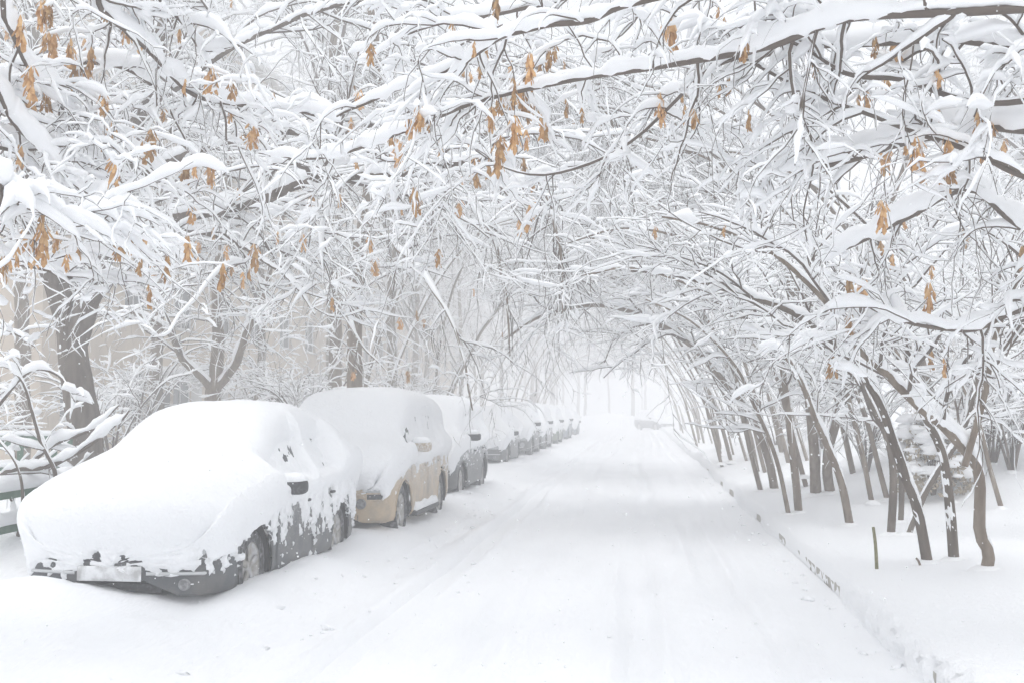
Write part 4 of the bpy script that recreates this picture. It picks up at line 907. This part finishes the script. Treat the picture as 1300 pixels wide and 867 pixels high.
# ------------------------------------------------------------------ brown seed clusters
def cluster_mesh(seed, n, ln, sp):
    g = R_(seed); parts = []; st = stem([[0, 0, .01], [g.normal(0, .008), g.normal(0, .008), -ln * .4], [g.normal(0, .015), g.normal(0, .015), -ln * .85]], .0022, .001, g, .03, .002)
    parts.append(tubes(*st, 3)); prof = [(0, .08), (.25, .5), (.55, 1), (.85, .85), (1, .15)]
    for k in range(n):
        t = g.random() ** .8; i = int(t * (st[0].shape[1] - 1)); p = st[0][0, i]
        a = g.uniform(0, 6.28); out = np.array([math.cos(a), math.sin(a), 0]); d = unit(out * g.uniform(.1, .55) * sp + np.array([0, 0, -1.0])); s = unit(np.cross(d, out) * .8 + out * g.normal(0, .4))
        l = g.uniform(.045, .085) * (ln / .2) ** .5; w = l * .17; o_ = p + out * g.uniform(.003, .025) * sp; cv = g.normal(0, .12)
        vv = [];
        for tt, ww in prof:
            c_ = o_ + d * l * tt + out * cv * l * tt * tt
            vv += [c_ - s * w * ww, c_ + s * w * ww]
        parts.append((np.array(vv), [np.array([[2 * j, 2 * j + 1, 2 * j + 3, 2 * j + 2] for j in range(4)])]))
    v, f = join(parts); return mesh_data('seed_cluster', v, f, SEED, False)
CL = [cluster_mesh(900 + k, n, ln, sp) for k, (n, ln, sp) in enumerate([(46, .24, 1.0), (34, .20, .8), (24, .18, .6), (22, .15, .8), (44, .18, 1.4)])]
want = [(853, 45, 1.2), (840, 50, .8), (605, 60, .7), (688, 78, .9), (703, 70, .7), (716, 92, .9), (700, 100, .7), (577, 42, .6), (600, 98, .6),
        (640, 130, .8), (650, 140, 1), (665, 130, .8), (672, 150, .9), (682, 140, .8), (690, 160, .9), (655, 165, .8), (628, 150, .7), (532, 150, .8), (495, 165, .9), (500, 190, .9), (508, 196, .8), (520, 160, .7), (548, 165, .7), (560, 190, .7), (605, 220, 1.1), (618, 215, .8), (663, 212, .7), (525, 255, .9), (530, 265, .7), (585, 270, .8), (670, 282, 1.1), (664, 290, .8), (445, 165, .9), (448, 175, 1), (508, 270, .6),
        (1122, 178, 1.5), (1118, 190, 1.2), (1150, 182, .7), (1162, 195, .9), (1170, 225, 1.0), (1203, 210, .9), (1208, 240, 1), (1205, 235, .8), (1195, 150, .7), (1250, 170, 1.1), (1262, 160, 1.2), (1275, 195, .9), (1240, 150, .7), (1137, 55, .9), (1110, 60, .7), (1037, 92, .9), (1100, 130, .7), (1128, 112, .7), (920, 35, .7), (945, 60, .7), (866, 125, .7), (870, 150, .8), (880, 148, .7), (845, 150, .6),
        (1078, 370, 1.1), (1075, 385, 1.1), (1095, 372, 1.0), (1118, 320, .8), (1130, 335, .7), (1174, 385, 1.2), (1080, 412, .7), (1057, 467, .9), (1185, 458, .8), (1198, 465, .8), (1180, 350, .7), (1225, 300, .6), (1298, 330, .8),
        (272, 95, 1), (298, 115, .9), (90, 70, 1.1), (105, 65, .9), (115, 75, 1), (142, 175, 1.2), (240, 220, 1.2), (160, 30, .8), (165, 40, .7), (350, 140, .9), (60, 55, .8), (130, 130, .7), (188, 175, .8), (10, 40, .8), (55, 10, .7), (75, 320, 1.2), (70, 310, .9), (55, 300, .9), (185, 295, .8), (150, 315, .8), (190, 380, 1.1), (195, 345, 1), (215, 340, .9), (178, 345, .8), (205, 352, .9), (285, 345, .8), (300, 350, .9), (310, 358, .9), (290, 322, .7), (318, 350, .8), (395, 258, .7), (435, 255, .6), (25, 200, .8), (145, 210, .7), (40, 140, .8), (230, 55, .7), (200, 60, .7),
        (475, 340, .7), (424, 390, .7), (530, 405, .8), (540, 415, .7), (513, 410, .6), (470, 310, .6), (560, 330, .6), (450, 480, .7), (520, 480, .7), (385, 310, .6), (355, 300, .6), (600, 375, .5), (640, 430, .5)]
allp = np.concatenate([t[0] for t in TWIG_POINTS]); own = np.concatenate([np.full(len(t[0]), i) for i, t in enumerate(TWIG_POINTS)])
ax, ay, az = project(allp); g_ = R_(12)
extra = [(g_.uniform(0, 340), g_.uniform(10, 350), g_.uniform(.6, 1)) for _ in range(46)] + [(g_.uniform(420, 1290), g_.uniform(10, 300), g_.uniform(.5, .9)) for _ in range(30)] + [(g_.normal(660, 45), g_.normal(140, 28), g_.uniform(.6, .9)) for _ in range(14)]
for x, y, s in want + extra:
    d = np.hypot(ax - x, ay - (y - 16 * s)) + np.maximum(0, az - 11) * 1.5; i = int(np.argmin(d)); pt, root, base = TWIG_POINTS[own[i]]
    o = link('seed_cluster', CL[int(g_.integers(0, 5))], root, allp[i] - base, g_.uniform(0, 6.28)); q = s * g_.uniform(.72, 1.1) * (1 + .25 * (az[i] > 9)); o.scale = (q * .95, q * .95, q)

# ------------------------------------------------------------------ loose clods of snow on the road and along the bank
g_ = R_(88); n = 320; yy = 4.5 + 22 * g_.random(n) ** 1.5; k = g_.random(n)
xx = np.where(k < .45, KERB_X - .02 - np.abs(g_.normal(0, .12, n)), np.where(k < .75, -2.6 + g_.normal(0, .25, n), g_.uniform(-2.6, 1.4, n)))
sz = np.where(k < .75, g_.lognormal(-4.2, .5, n), g_.lognormal(-4.5, .4, n)).clip(.005, .05); v, f = lumps(np.stack([xx, yy, H(xx, yy)], -1), sz, 97, np.stack([g_.standard_normal(n), g_.standard_normal(n), np.zeros(n)], -1))
cl = obj('snow_clods', v, f, SNOW); tag(cl, 'loose little clods of snow scattered over the road and bank foot', 'snow clods', kind='stuff')

# ------------------------------------------------------------------ falling snow and hazy air
g_ = R_(99); n = 12000; yy = 2.5 + 40 * g_.random(n) ** 1.3; xx = yy * g_.uniform(-.75, .5, n); zz = g_.uniform(.1, 1, n) * (1.8 + yy * .42); c = np.stack([xx, yy, zz], -1)
sz = g_.uniform(.0012, .0026, n)[:, None, None]; oct_ = np.array([[1, 1, 1], [1, -1, -1], [-1, 1, -1], [-1, -1, 1]]) * 1.0; of = np.array([[0, 1, 2], [0, 3, 1], [0, 2, 3], [1, 3, 2]])
fl = obj('snowflakes', (c[:, None] + oct_[None] * sz).reshape(-1, 3), [(of[None] + (np.arange(n) * 4)[:, None, None]).reshape(-1, 3)], SNOWT)
tag(fl, 'fine snowflakes falling through the air over the road', 'snowflakes', kind='stuff')
hm = bpy.data.materials.new('haze'); hm.use_nodes = True; t = hm.node_tree; t.nodes.clear()
oo = t.nodes.new('ShaderNodeOutputMaterial'); pv_ = t.nodes.new('ShaderNodeVolumePrincipled'); pv_.inputs['Color'].default_value = (.99, .992, 1, 1); pv_.inputs['Density'].default_value = HAZE
pv_.inputs['Anisotropy'].default_value = 0.0; t.links.new(pv_.outputs[0], oo.inputs['Volume'])
hz = box('haze', -200, 200, -40, 340, -1.06, 27, hm); tag(hz, 'white snowy haze filling the air over the street', 'haze', kind='stuff')
print('script', round(time.time() - T0, 1), 's; tris', sum(sum(len(p.vertices) - 2 for p in m.polygons) for m in bpy.data.meshes) if len(bpy.data.meshes) < 0 else sum(len(m.loops) - 2 * len(m.polygons) for m in bpy.data.meshes))
